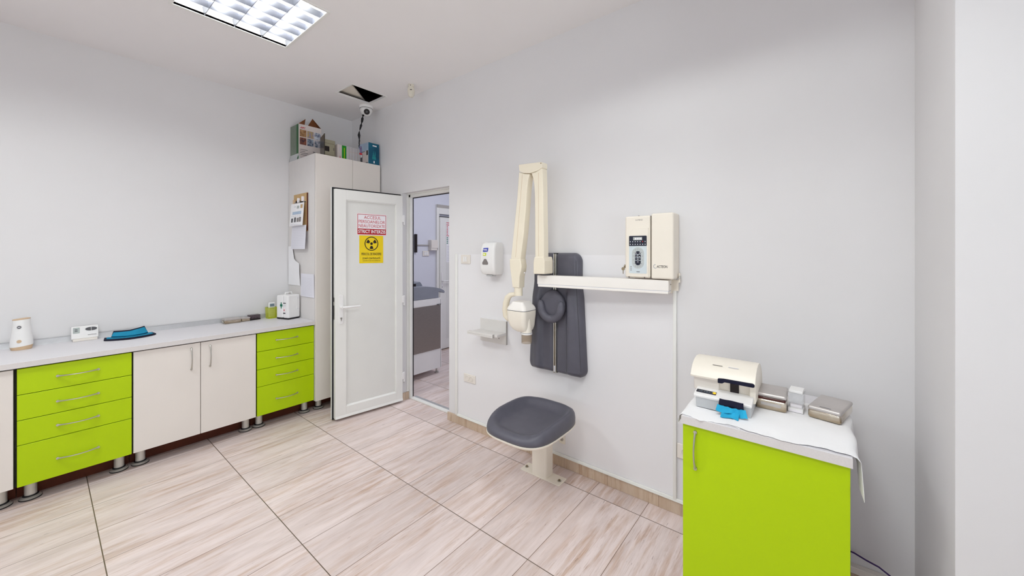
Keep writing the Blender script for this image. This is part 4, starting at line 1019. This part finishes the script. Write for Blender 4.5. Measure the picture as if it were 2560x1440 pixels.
hd_.loft([hr(0.074, 0.070, 1.0225, 0.03), hr(0.076, 0.072, 1.018, 0.03), hr(0.075, 0.071, 0.99, 0.03), hr(0.071, 0.068, 0.955, 0.028), hr(0.064, 0.062, 0.922, 0.026, 0.006), hr(0.052, 0.052, 0.900, 0.024, 0.014), hr(0.038, 0.042, 0.889, 0.02, 0.022)], CREAM)
head = xb(hd_, 'tube_head')
b = MB(); b.loft([hr(0.0755, 0.0715, 1.0215, 0.03), hr(0.0755, 0.0715, 1.0245, 0.03)], DARKG); xb(b, 'head_seam')
b = MB(); b.loft([hr(0.0755, 0.0715, 1.0245, 0.03), hr(0.074, 0.070, 1.036, 0.03), hr(0.066, 0.062, 1.050, 0.026), hr(0.054, 0.054, 1.060, 0.02), hr(0.046, 0.050, 1.073, 0.016), hr(0.042, 0.046, 1.077, 0.014)], BEAMW); xb(b, 'head_cap')
cxx, cyy = -0.843, -0.186
b = MB(); b.cyl((cxx + 0.004, cyy, 1.000), (cxx, cyy, 0.884), 0.020, CREAM, 0.0345, seg=32); xb(b, 'collimator')
b = MB(); b.cyl((cxx, cyy, 0.885), (cxx, cyy, 0.872), 0.036, PLAST, seg=32); b.lathe([(0.0362, 0.0), (0.0366, 0.001), (0.0362, 0.002)], DARKG, (cxx, cyy, 0.882)); xb(b, 'cone_ring')
b = MB(); b.lathe([(0.0335, 0.873), (0.0335, 0.816), (0.0310, 0.816), (0.0310, 0.873)], AMBER, (cxx, cyy, 0), seg=40); xb(b, 'aiming_cone')

# ------------------------------------------------------------------ padded backrest on the wall
PZ, PHH = 0.612, 0.778
r = wall_thing('backrest', 'tall charcoal padded backrest with steel rail on the wall', 'backrest', 1.3075, PZ)
def halfw(z):
    f = z / PHH
    return 0.176 + 0.012 * max(0, min(1, (0.75 - f) / 0.12)) + 0.026 * max(0, (0.62 - f) / 0.62)
def sstep(a, b_, x):
    t_ = max(0, min(1, (x - a) / (b_ - a))); return t_ * t_ * (3 - 2 * t_)
def padw(z):
    w = halfw(z); R = 0.055
    if z > PHH - R: w -= R - math.sqrt(max(0, R * R - (z - (PHH - R)) ** 2))
    if z < R: w -= R - math.sqrt(max(0, R * R - (R - z) ** 2))
    return w
def padpt(side):
    def fn(u, v):
        vv = 0.5 - 0.5 * math.cos(PI * v)
        z = PHH * vv; w = padw(z)
        x = 0.012 + (w - 0.012) * math.sin(PI / 2 * u) if u > 0 else 0.012
        d = min(w - x, z + 0.0, PHH - z); R = 0.032
        t_ = 0.052 * math.sqrt(max(0, 1 - (1 - min(1, d / R)) ** 2)) + 0.004
        blo = sstep(0.085, 0.115, x) * (1 - 0.7 * sstep(0.125, 0.185, x)) * (1 - sstep(0.47, 0.60, z)) * 0.028
        t_ += blo * min(1, d / R)
        g = -0.010 * (1 - sstep(0.012, 0.030, x))
        return (side * x, -(t_ + g * min(1, d / R)), z)
    return fn
for s_ in (-1, 1):
    b = MB(); b.grid(padpt(s_), 34, 70, LEATH); b.build('cushion', r, sharp=80, wn=False)
b = MB(); b.box(-0.030, 0.030, -0.004, 0, 0.02, PHH - 0.02, BLACK); 
b.box(-0.012, 0.012, -0.0385, -0.004, 0.004, PHH - 0.001, BLACK); b.build('back_plate', r)
b = MB(); b.box(-0.0105, -0.0035, -0.054, -0.036, 0.004, PHH - 0.006, CHROME, 0.0015, 1); b.box(0.0035, 0.0105, -0.054, -0.036, 0.004, PHH - 0.006, CHROME, 0.0015, 1); b.box(-0.0035, 0.0035, -0.046, -0.036, 0.004, PHH - 0.006, KEYM); b.box(-0.004, 0.004, -0.054, -0.04, 0.012, 0.05, LINES); b.build('rail', r)
hz = 1.054 - PZ
h_ = MB()
hp = []
for k in range(48):
    a = 2 * PI * k / 48; rr_ = 0.092
    hp.append((rr_ * math.cos(a) * (1.0 if math.sin(a) < 0 else 1 - 0.20 * math.sin(a) ** 2), rr_ * math.sin(a) * (1.0 if math.sin(a) < 0 else 1.10)))
def hring(sc, y): return [(x * sc, y, z * sc + hz) for x, z in hp]
h_.loft([hring(0.95, -0.056), hring(1.0, -0.064), hring(1.0, -0.076), hring(0.95, -0.086), hring(0.85, -0.090), hring(0.4, -0.091), hring(0.02, -0.091)], LEATH, cap=True)
hr_ = h_.build('headrest', r, sharp=80, wn=False)
b = MB(); pts = []; rs = []
path = [(-0.078, 0.042), (-0.075, 0.020), (-0.0725, 0.0)] + [(0.0715 * math.cos(math.radians(183 + 174 * k / 24)), -0.004 + 0.070 * math.sin(math.radians(183 + 174 * k / 24))) for k in range(25)] + [(0.0725, 0.0), (0.075, 0.020), (0.078, 0.042)]
NP = len(path)
for k, (px_, pz_) in enumerate(path):
    e = min(k, NP - 1 - k)
    pts.append((px_, -0.098, hz - 0.010 + pz_)); rs.append(0.0252 if e > 2 else (0.011, 0.0205, 0.0240)[e])
b.tube(pts, rs, LEATH, seg=18, flat=0.95, up=(0, 1, 0)); b.build('neck_cushion', hr_, sharp=80, wn=False)
b = MB(); b.tube([(0.088 * math.cos(math.radians(172 + 196 * k / 30)), -0.0925, hz - 0.010 + 0.089 * math.sin(math.radians(172 + 196 * k / 30))) for k in range(31)], 0.0016, LEATD, seg=6, up=(0, 1, 0)); b.build('piping', hr_)
for s_ in (-1, 1):        # stitched side seams
    b = MB(); pts = []
    for k in range(40):
        z = 0.05 + (PHH - 0.10) * k / 39; x = padw(z) - 0.020
        d = min(padw(z) - x, z, PHH - z); R = 0.032; t_ = 0.052 * math.sqrt(max(0, 1 - (1 - min(1, d / R)) ** 2)) + 0.004 + 0.028 * sstep(0.085, 0.115, x) * (1 - 0.7 * sstep(0.125, 0.185, x)) * (1 - sstep(0.47, 0.60, z)) * min(1, d / R)
        pts.append((s_ * x, -t_ + 0.0002, z))
    b.tube(pts, 0.0014, LEATD, seg=6, up=(0, 1, 0)); b.build('seam', r)

# ------------------------------------------------------------------ seat on its floor post
SX, SY = 1.765, 1.265
r = thing('patient_seat', 'charcoal padded seat on a cream post bolted to the floor', 'seat', (1.975, 1.335, 0))
def srect(fx, fy, n=64, e=3.3):
    out = []
    for k in range(n):
        a = 2 * PI * k / n; ca, sa = math.cos(a), math.sin(a)
        x = math.copysign(abs(ca) ** (2 / e), ca); y = math.copysign(abs(sa) ** (2 / e), sa)
        wy = 1.0 - 0.10 * (x * 0.5 + 0.5) if False else 1.0
        out.append((fx * x, fy * y * wy))
    return out
oX, oY = SX - 1.975, SY - 1.335
HXs, HYs = 0.248, 0.207
def sring(sc, z, dip=0.0):
    o_ = []
    for x, y in srect(HXs * sc, HYs * sc):
        fx = x / HXs           # -1 = front, +1 = wall
        fy = abs(y / HYs)
        zz = z - dip * 0.030 * sstep(0.1, 1.0, -fx) * (1 - 0.2 * fy) + dip * 0.012 * sstep(0.55, 1.0, fy) * (1 - sstep(0.6, 1.0, -fx))
        o_.append((x + oX, y + oY, zz))
    return o_
b = MB(); b.loft([sring(0.96, 0.402), sring(0.995, 0.408), sring(1.0, 0.428, 0.3), sring(0.985, 0.450, 0.7), sring(0.95, 0.466, 1), sring(0.90, 0.474, 1), sring(0.85, 0.473, 1), sring(0.80, 0.465, 0.9), sring(0.74, 0.451, 0.7), sring(0.68, 0.440, 0.5), sring(0.58, 0.434, 0.25), sring(0.35, 0.432, 0), sring(0.03, 0.432, 0)], LEATH)
b.build('seat_cushion', r, sharp=80, wn=False)
b = MB(); b.loft([sring(0.30, 0.376), sring(0.80, 0.380), sring(0.96, 0.389), sring(1.005, 0.400), sring(1.005, 0.406), sring(0.97, 0.407)], CREAM); b.build('seat_shell', r, sharp=60, wn=False)
b = MB(); b.prism(round_poly([(-0.042, -0.055), (0.042, -0.055), (0.042, 0.055), (-0.042, 0.055)], 0.014), 0.006, 0.380, CREAM, plane='xy'); b.box(-0.10, 0.06, -0.06, 0.06, 0.366, 0.380, CREAM, 0.003); b.build('post', r)
b = MB(); b.prism(round_poly([(-0.048, -0.152), (0.044, -0.152), (0.044, 0.140), (-0.048, 0.140)], 0.008), 0.0, 0.006, CREAM, plane='xy', bev=0.0012, seg=1); bp = b.build('base_plate', r)
for y in (-0.127, 0.118):
    b = MB(); b.cyl((-0.004, y, 0.006), (-0.004, y, 0.009), 0.012, CHROME, seg=20); b.cyl((-0.004, y, 0.009), (-0.004, y, 0.014), 0.007, KEYM, seg=6); b.build('bolt', bp)
b = MB(); b.prism([(0.035, -0.022), (0.145, -0.064), (0.145, -0.044), (0.035, 0.0)], 0.205, 0.211, CREAM, plane='xy'); b.box(0.145, 0.1515, -0.078, -0.034, 0.150, 0.212, CREAM, 0.002); b.cyl((0.145, -0.056, 0.180), (0.137, -0.056, 0.180), 0.0105, CHROME, seg=6); b.build('wall_bracket', r)

# ------------------------------------------------------------------ things on the lime cabinet
PT = GZ + 0.0012
def wob(x, k): return 0.0035 * math.sin(23 * x + k) + 0.002 * math.sin(61 * x + 2 * k)
def towel(label, ya, yb, lift, drape_l=0.0, drape_r=0.0, k=0.0, xa=GX - 0.004, xb_=1.98):
    b = MB(); nu, nv = 40, 40
    def fn(u, v):
        s = ya + drape_l - (ya - yb + drape_l + drape_r) * v          # running coordinate across the cabinet
        fx = xa + 0.010 * math.sin(9 * v + k) * (1 - u) + wob(v, k) * (1 - u)
        x = fx + (xb_ - fx) * u
        z = GZ + 0.0008 + lift + 0.0008 * (1 + math.sin(17 * u + 9 * v + k)); y = s
        e1, e0 = GY1 + 0.004, GY0 - 0.004
        if s > e1:
            q = s - e1; y = e1 + 0.010 * math.sin(min(1, q / 0.02) * PI / 2) + 0.1 * q; z -= q * 0.9 * (1 - 0.45 * u)
        if s < e0:
            q = e0 - s; y = e0 - 0.014 * math.sin(min(1, q / 0.02) * PI / 2) - 0.05 * q - 0.004 * math.sin(14 * u + k); z -= q * (0.95 - 0.35 * u)
        return (x, y, z)
    b.grid(fn, nu, nv, TISSUE, thick=0.0007)
    o = b.build('paper_towel', None, sharp=80, wn=False)
    return tag(o, label, 'paper towel')
towel('paper towel under the developing machine at the left side of the lime cabinet', GY1, 0.205, 0.0, drape_l=0.05, k=0.4)
towel('paper towel spread over the right part of the lime cabinet, hanging down its side', 0.235, GY0, 0.0022, drape_r=0.135, k=2.1)

QZ = GZ + 0.0050
r = thing('developing_machine', 'cream and grey desktop x-ray film machine on the lime cabinet', 'machine', (1.658, 0.282, QZ), RB)
b = MB()
b.prism([(0.002, 0.0), (-0.002, 0.046), (0.060, 0.052), (0.285, 0.052), (0.285, 0.0)], -0.092, 0.098, GREYB, plane='yz', bev=0.0025, seg=2); b.build('base', r)
b = MB(); b.prism([(-0.004, 0.040), (-0.006, 0.047), (0.000, 0.053), (0.066, 0.064), (0.066, 0.044)], -0.099, 0.101, PLAST, plane='yz', bev=0.003, seg=3); b.build('front_deck', r)
sl = math.atan2(0.011, 0.066); Md = Matrix.Translation((0, 0.0, 0.0532)) @ Matrix.Rotation(sl, 4, 'X')
b = MB(); b.box(-0.093, -0.022, 0.012, 0.034, -0.001, 0.0016, NAVY, M=Md)
for k in range(2): 
    for x in (-0.078 + 0.028 * k, -0.060 + 0.028 * k): b.box(x - 0.005, x + 0.005, 0.018, 0.028, 0.0012, 0.0022, MATS['blue_grey_lcd'], M=Md); b.box(x - 0.0038, x + 0.0038, 0.0192, 0.0268, 0.0016, 0.0026, NAVY, M=Md)
b.build('control_strip', r)
b = MB(); b.cyl((-0.0285, 0.023, 0.001), (-0.0285, 0.023, 0.0032), 0.0062, DOTY, M=Md); b.build('indicator_lamp', r)
b = MB()
# lower front panels: left one slopes back, right one carries the slot
b.prism([(0.060, 0.050), (0.052, 0.110), (0.285, 0.110), (0.285, 0.050)], -0.112, -0.018, IVORY, plane='yz', bev=0.002, seg=1)
b.prism([(0.072, 0.050), (0.066, 0.112), (0.285, 0.112), (0.285, 0.050)], -0.018, 0.090, CREAM, plane='yz'); b.box(0.086, 0.107, 0.058, 0.285, 0.036, 0.114, CREAM, 0.004, 3)
b.build('front_panel', r)
b = MB(); b.box(0.020, 0.050, 0.064, 0.075, 0.062, 0.111, INK); b.build('slot', r)
prof = [(0.036, 0.107), (0.034, 0.114), (0.048, 0.134), (0.070, 0.152), (0.100, 0.165), (0.140, 0.171), (0.185, 0.167), (0.225, 0.152), (0.258, 0.128), (0.280, 0.095), (0.285, 0.060), (0.270, 0.060), (0.255, 0.107)]
b = MB(); b.prism(prof, -0.121, 0.108, CREAM, plane='yz', bev=0.003, seg=2)
pn = Vector((0, -0.55, 0.83)).normalized()
for x in (-0.045, 0.012):
    b.poly([(x, 0.076, 0.1556), (x + 0.036, 0.076, 0.1556), (x + 0.036, 0.079, 0.1570), (x, 0.079, 0.1570)], [(0, 1, 2, 3)], LINES if x > 0 else GREYW, M=Matrix.Translation((0, -0.0005, 0.0012)))
b.build('lid', r)
b = MB(); b.prism(round_poly([(-0.018, 0.118), (0.002, 0.120), (0.100, 0.121), (0.106, 0.118), (0.106, 0.110), (0.100, 0.108), (0.006, 0.1085), (-0.002, 0.102), (-0.018, 0.101)], 0.003), 0.026, 0.044, NAVYC, bev=0.002); b.build('handle_bar', r)

# dark and cyan cuff hanging from the machine's front
r = thing('cuff_cloth', 'navy and cyan cloth cuff hanging from the front of the film machine', 'cloth', (1.655, 0.247, QZ), RB)
b = MB()
def cf(u, v):
    x = -0.040 + 0.080 * u + 0.006 * (v) * (u - 0.5); z = 0.054 - 0.032 * v; y = -0.005 - 0.007 * math.sin(PI * min(1, v * 1.2)) - 0.002 * math.sin(9 * u)
    return (x, y - 0.004 * v, z)
b.grid(cf, 14, 6, NAVYC, thick=0.003); b.build('cuff_band', r)
b = MB()
def cl(u, v):
    x = -0.046 + 0.094 * u + 0.012 * v * (u - 0.3); z = 0.034 - (0.031 - 0.012 * (1 - u)) * v - 0.004 * math.sin(PI * u) * (1 - v); y = -0.013 - 0.018 * v * (0.7 + 0.3 * math.sin(7 * u)) - 0.004 * math.sin(15 * u + 2 * v)
    return (x, y, max(0.0005, z - 0.004 * math.sin(11 * u) * v))
b.grid(cl, 24, 8, CYAN, thick=0.002)
def cl2(u, v):
    x = -0.030 + 0.058 * u; z = 0.016 - 0.0155 * v; y = -0.014 - 0.030 * v - 0.006 * math.sin(6 * u + 1) * v
    return (x, y, max(0.0012, z))
b.grid(cl2, 16, 6, CYAN, thick=0.002); b.build('cloth_skirt', r)

r = thing('tin_box', 'polished instrument tin with lifted lid, beside the film machine on the lime cabinet', 'metal box', (1.795, 0.133, QZ - 0.0005), RB)
b = MB(); b.box(-0.050, 0.050, 0, 0.135, 0.0, 0.040, TIN, 0.008, 3); b.build('body', r)
b = MB(); b.box(-0.0485, 0.0485, 0.0015, 0.1335, 0.036, 0.050, ABAND, 0.007, 3); b.build('amber_liner', r)
b = MB(); b.box(-0.051, 0.051, -0.001, 0.136, 0.048, 0.064, TINT, 0.008, 3); b.build('lid', r)
b = MB(); b.prism(round_poly([(-0.032, 0.018), (0.032, 0.016), (0.034, 0.028), (-0.034, 0.030)], 0.005), -0.001, 0.002, TINT); b.build('label_plate', r)
r = thing('acrylic_dispenser', 'clear acrylic holder between the two instrument tins on the lime cabinet', 'holder', (1.832, 0.057, QZ - 0.0005), RB - 0.08)
b = MB(); b.box(-0.024, 0.024, 0, 0.075, 0, 0.014, PLAST, 0.001, 1); b.box(-0.020, 0.020, -0.0006, 0.001, 0.002, 0.010, SIGNW); b.build('base', r)
b = MB(); b.box(-0.024, -0.0205, 0.010, 0.070, 0.014, 0.068, CLEAR); b.box(0.0205, 0.024, 0.010, 0.070, 0.014, 0.068, CLEAR); b.box(-0.0205, 0.0205, 0.066, 0.070, 0.014, 0.068, CLEAR); b.box(-0.0205, 0.0205, 0.012, 0.015, 0.032, 0.068, CLEAR); b.build('walls', r, wn=False)
b = MB(); b.box(-0.0195, 0.0195, 0.018, 0.062, 0.014, 0.026, SIGNW, 0.002); b.build('contents', r)
b = MB(); b.box(-0.0245, 0.0245, 0.008, 0.072, 0.068, 0.071, CLEAR); b.box(-0.0225, 0.0225, 0.010, 0.070, 0.071, 0.082, PLAST, 0.003); b.build('lid', r)
r = thing('tin_box', 'polished closed instrument tin at the right end of the lime cabinet', 'metal box', (1.806, -0.028, QZ - 0.0005), RB - 0.24)
b = MB(); b.box(-0.049, 0.049, 0, 0.175, 0.0, 0.032, TIN, 0.008, 3); b.build('body', r)
b = MB(); b.box(-0.050, 0.050, -0.001, 0.176, 0.028, 0.045, TINT, 0.008, 3); b.box(-0.016, 0.018, 0.012, 0.016, 0.0446, 0.0454, DARKG); b.build('lid', r)

# cable and trunking in the corner behind the lime cabinet
b = MB(); b.box(XB - 0.030, XB, -0.302, -0.105, 0.070, 0.098, IVORY, 0.003); tag(b.build('cable_trunking', None), 'ivory cable trunking low in the corner right of the lime cabinet', 'trunking')
b = MB(); b.tube([(2.1135, 0.02, 0.155), (2.1135, -0.06, 0.153), (2.108, -0.13, 0.150), (2.085, -0.165, 0.152), (2.075, -0.200, 0.150), (2.065, -0.230, 0.138), (2.055, -0.252, 0.115), (2.045, -0.268, 0.08), (2.04, -0.276, 0.03), (2.02, -0.27, 0.005), (1.95, -0.25, 0.004)], 0.0032, PURPLE, seg=8)
tag(b.build('power_cable', None), 'dark purple cable looping down in the corner right of the lime cabinet', 'cable')

# ------------------------------------------------------------------ room beyond the doorway
YN = 4.174
b = MB(); b.box(XT, 4.5, YN, YN + 0.1, 0, ZC, WALLN); b.box(XB, XT, YA, YN + 0.1, 0, ZC, WALL); struct(b.build('wall_next_room', wn=False), 'bluish white far wall seen through the doorway')
b = MB(); b.box(4.4, 4.5, 1.0, YN, 0, ZC, WALLN); struct(b.build('wall_next_right', wn=False))
b = MB(); b.box(XT, 4.4, 0.9, 1.0, 0, ZC, WALLN); struct(b.build('wall_next_front', wn=False))
b = MB(); b.box(XT, 3.495, YN - 0.012, YN, 0, 0.094, PLAST, 0.002, 1); struct(b.build('baseboard_next_room'), 'white skirting in the next room')
d2 = sroot('door_2', (3.49, YN, 0), 0, 'white door in the next room')
b = MB(); b.box(0, 0.045, -0.03, 0, 0, 2.063, PVC, 0.003); b.box(0.865, 0.91, -0.03, 0, 0, 2.063, PVC, 0.003); b.box(0.045, 0.865, -0.03, 0, 1.93, 2.063, PVC, 0.003); b.box(0.0, 0.9, -0.034, -0.028, 2.02, 2.063, SHELFE); b.build('door_frame', d2)
b = MB(); b.box(0.047, 0.863, -0.045, -0.004, 0.012, 1.885, PVC, 0.003); b.box(0.047, 0.863, -0.047, -0.004, 1.887, 1.900, DARKG); b.box(0.16, 0.75, -0.047, -0.044, 0.15, 1.75, PANEL); b.build('door_leaf', d2)
b = MB(); b.box(0.062, 0.092, -0.054, -0.045, 0.86, 1.10, PLAST, 0.004); b.tube([(0.077, -0.05, 0.98), (0.077, -0.09, 0.98), (0.10, -0.095, 0.98), (0.19, -0.09, 0.98)], 0.009, PLAST); b.box(0.074, 0.080, -0.0555, -0.053, 0.885, 0.90, INK); b.build('door_handle', d2)
r = thing('poster', 'printed notice with pink and green lines on the far door', 'poster', (3.645, YN - 0.0475, 1.24))
b = MB(); b.box(0, 0.30, -0.0012, 0, 0, 0.58, PAPER)
b.box(0.004, 0.296, -0.002, 0, 0.565, 0.575, RED); b.box(0.004, 0.296, -0.002, 0, 0.535, 0.545, RED); b.box(0.004, 0.296, -0.002, 0, 0.38, 0.388, RED)
for k in range(6): b.box(0.012, 0.03, -0.002, 0, 0.40 + 0.022 * k, 0.412 + 0.022 * k, RED); b.box(0.04, 0.28, -0.0018, 0, 0.402 + 0.022 * k, 0.410 + 0.022 * k, SIGNP)
for k in range(4): b.box(0.012, 0.03, -0.002, 0, 0.27 + 0.026 * k, 0.286 + 0.026 * k, G2); b.box(0.04, 0.26, -0.0018, 0, 0.274 + 0.026 * k, 0.281 + 0.026 * k, LINES)
for k in range(10): b.box(0.02, 0.22 + 0.02 * (k % 3), -0.0018, 0, 0.03 + 0.022 * k, 0.036 + 0.022 * k, LINES)
b.build('sheet', r, wn=False)
r = thing('junction_box', 'beige junction box on the far wall of the next room', 'box', (3.420, YN, 1.413))
b = MB(); b.box(-0.060, 0.060, -0.065, 0, 0, 0.144, IVORY, 0.005, 3); b.box(0.045, 0.061, -0.067, -0.01, 0.01, 0.05, SHELFE, 0.002); b.build('housing', r)
b = MB(); b.box(-0.056, 0.056, -0.070, -0.064, 0.03, 0.138, IVORY, 0.004); b.build('cover', r)
b = MB(); b.box(3.157, 3.358, YN - 0.016, YN, 1.478, 1.492, SHELFE, 0.002); tag(b.build('cable_trunking', None), 'thin grey cable trunking on the far wall left of the beige junction box', 'trunking')
r = thing('wall_screen', 'narrow black panel on the far wall at the left of the doorway view', 'panel', (3.140, YN, 1.385))
b = MB(); b.box(-0.016, 0.016, -0.03, 0, 0, 0.245, INK, 0.003); b.build('casing', r)
r = thing('light_switch', 'ivory light switch on the far wall below the junction box', 'switch', (3.316, YN, 1.371))
b = MB(); b.box(-0.055, 0.055, -0.012, 0, -0.036, 0.036, IVORY, 0.004, 3); b.build('plate', r)
for x in (-0.018, 0.018):
    b = MB(); b.box(x - 0.017, x + 0.017, -0.017, -0.011, -0.024, 0.024, PLAST, 0.002); b.build('rocker', r)
r = thing('cabinet_unit', 'white cabinet with brushed steel front in the next room', 'cabinet', (2.65, 3.36, 0))
b = MB(); b.box(-0.25, 0.248, 0.0, 0.55, 0.066, 0.866, PLAST, 0.003); b.box(0.232, 0.236, -0.001, 0.002, 0.066, 0.85, SHELFE); b.build('body', r)
b = MB(); b.box(-0.25, 0.228, -0.006, 0.0, 0.287, 0.792, STEELP, 0.002, 1); b.build('steel_front', r)
b = MB(); b.box(0.175, 0.232, -0.012, -0.004, 0.793, 0.799, DARKG); b.cyl((0.205, -0.004, 0.79), (0.205, -0.014, 0.79), 0.007, CHROME, seg=10); b.build('latch', r)
for x, y in ((0.225, 0.06), (-0.2, 0.06), (0.225, 0.5)):
    b = MB(); b.cyl((x, y, 0.0), (x, y, 0.010), 0.024, CHROME); b.cyl((x, y, 0.01), (x, y, 0.066), 0.010, CHROME); b.build('foot', r)
r = thing('changing_mat', 'grey moulded vinyl mat on top of the cabinet in the next room', 'mat', (2.65, 3.36, 0.866))
b = MB(); b.prism([(-0.27, 0.002), (0.212, 0.002), (0.212, 0.075), (0.250, 0.066), (0.296, 0.050), (0.304, 0.062), (0.290, 0.082), (0.230, 0.108), (0.14, 0.128), (0.04, 0.142), (-0.27, 0.150)], 0.005, 0.09, GREYM, bev=0.004, seg=2)
b.prism([(-0.27, 0.002), (0.212, 0.002), (0.212, 0.075), (0.14, 0.085), (-0.27, 0.09)], 0.09, 0.46, GREYM); b.prism([(-0.27, 0.002), (0.212, 0.002), (0.230, 0.108), (0.04, 0.142), (-0.27, 0.150)], 0.46, 0.54, GREYM, bev=0.004, seg=2); b.build('pad', r)
b = MB(); b.prism([(-0.02, 0.12), (0.16, 0.10), (0.14, 0.15), (0.115, 0.178), (0.02, 0.165)], 0.22, 0.46, GREYM, bev=0.004); b.box(0.0, 0.05, 0.212, 0.222, 0.125, 0.160, INK); b.build('raised_side', r)

# ------------------------------------------------------------------ light and camera
def area(name, loc, rot, sx, sy, e, col=(1, 1, 1)):
    l = bpy.data.lights.new(name, 'AREA'); l.shape = 'RECTANGLE'; l.size = sx; l.size_y = sy; l.energy = e; l.color = col
    o = bpy.data.objects.new(name, l); COL.objects.link(o); o.location = loc; o.rotation_euler = rot
    return o
DAY = (0.92, 0.98, 1.0)
wy, wz, wx = (WIN1[0] + WIN1[1]) / 2, (WIN1[2] + WIN1[3]) / 2, (WIN2[0] + WIN2[1]) / 2
area('window_daylight', (-2.60, wy, wz), (0, -PI / 2, 0), WIN1[3] - WIN1[2], WIN1[1] - WIN1[0], 4, DAY)
area('window_daylight', (wx, -2.40, wz), (PI / 2, 0, 0), WIN2[1] - WIN2[0], WIN2[3] - WIN2[2], 24, DAY)
# added fill lights outside the windows, aimed up to brighten the ceiling
area('ceiling_fill', (-2.75, wy, 0.75), (0, -PI / 2 - math.radians(38), 0), 0.9, WIN1[1] - WIN1[0], 36, (0.955, 1.0, 0.985))
area('ceiling_fill', (wx, -2.55, 0.75), (PI / 2 + math.radians(38), 0, 0), WIN2[1] - WIN2[0], 0.9, 62, (0.955, 1.0, 0.985))
area('next_room_lamp', (3.35, 2.6, ZC - 0.03), (0, 0, 0), 0.6, 1.2, 21, (0.93, 0.95, 1.0))
wd = bpy.data.worlds.new('world'); scene.world = wd; wd.use_nodes = True
wd.node_tree.nodes['Background'].inputs[0].default_value = (0.75, 0.85, 1.0, 1); wd.node_tree.nodes['Background'].inputs[1].default_value = 1.0

cam = bpy.data.cameras.new('camera'); co = bpy.data.objects.new('camera', cam); COL.objects.link(co)
cam.sensor_fit = 'HORIZONTAL'; cam.sensor_width = 36; cam.lens = 944.4 / 2560 * 36
cam.shift_y = (628.35 - 720) / 2560
cam.clip_start = 0.02
co.location = (0, 0, 1.4); co.rotation_euler = (PI / 2, 0, 0.6746 - PI / 2)
scene.camera = co
scene.cycles.max_bounces = 16; scene.cycles.diffuse_bounces = 12; scene.cycles.transparent_max_bounces = 16
scene.view_settings.view_transform = 'Standard'; scene.view_settings.look = 'None'
scene.view_settings.exposure = 0.12; scene.view_settings.gamma = 1.0; scene.view_settings.use_curve_mapping = False
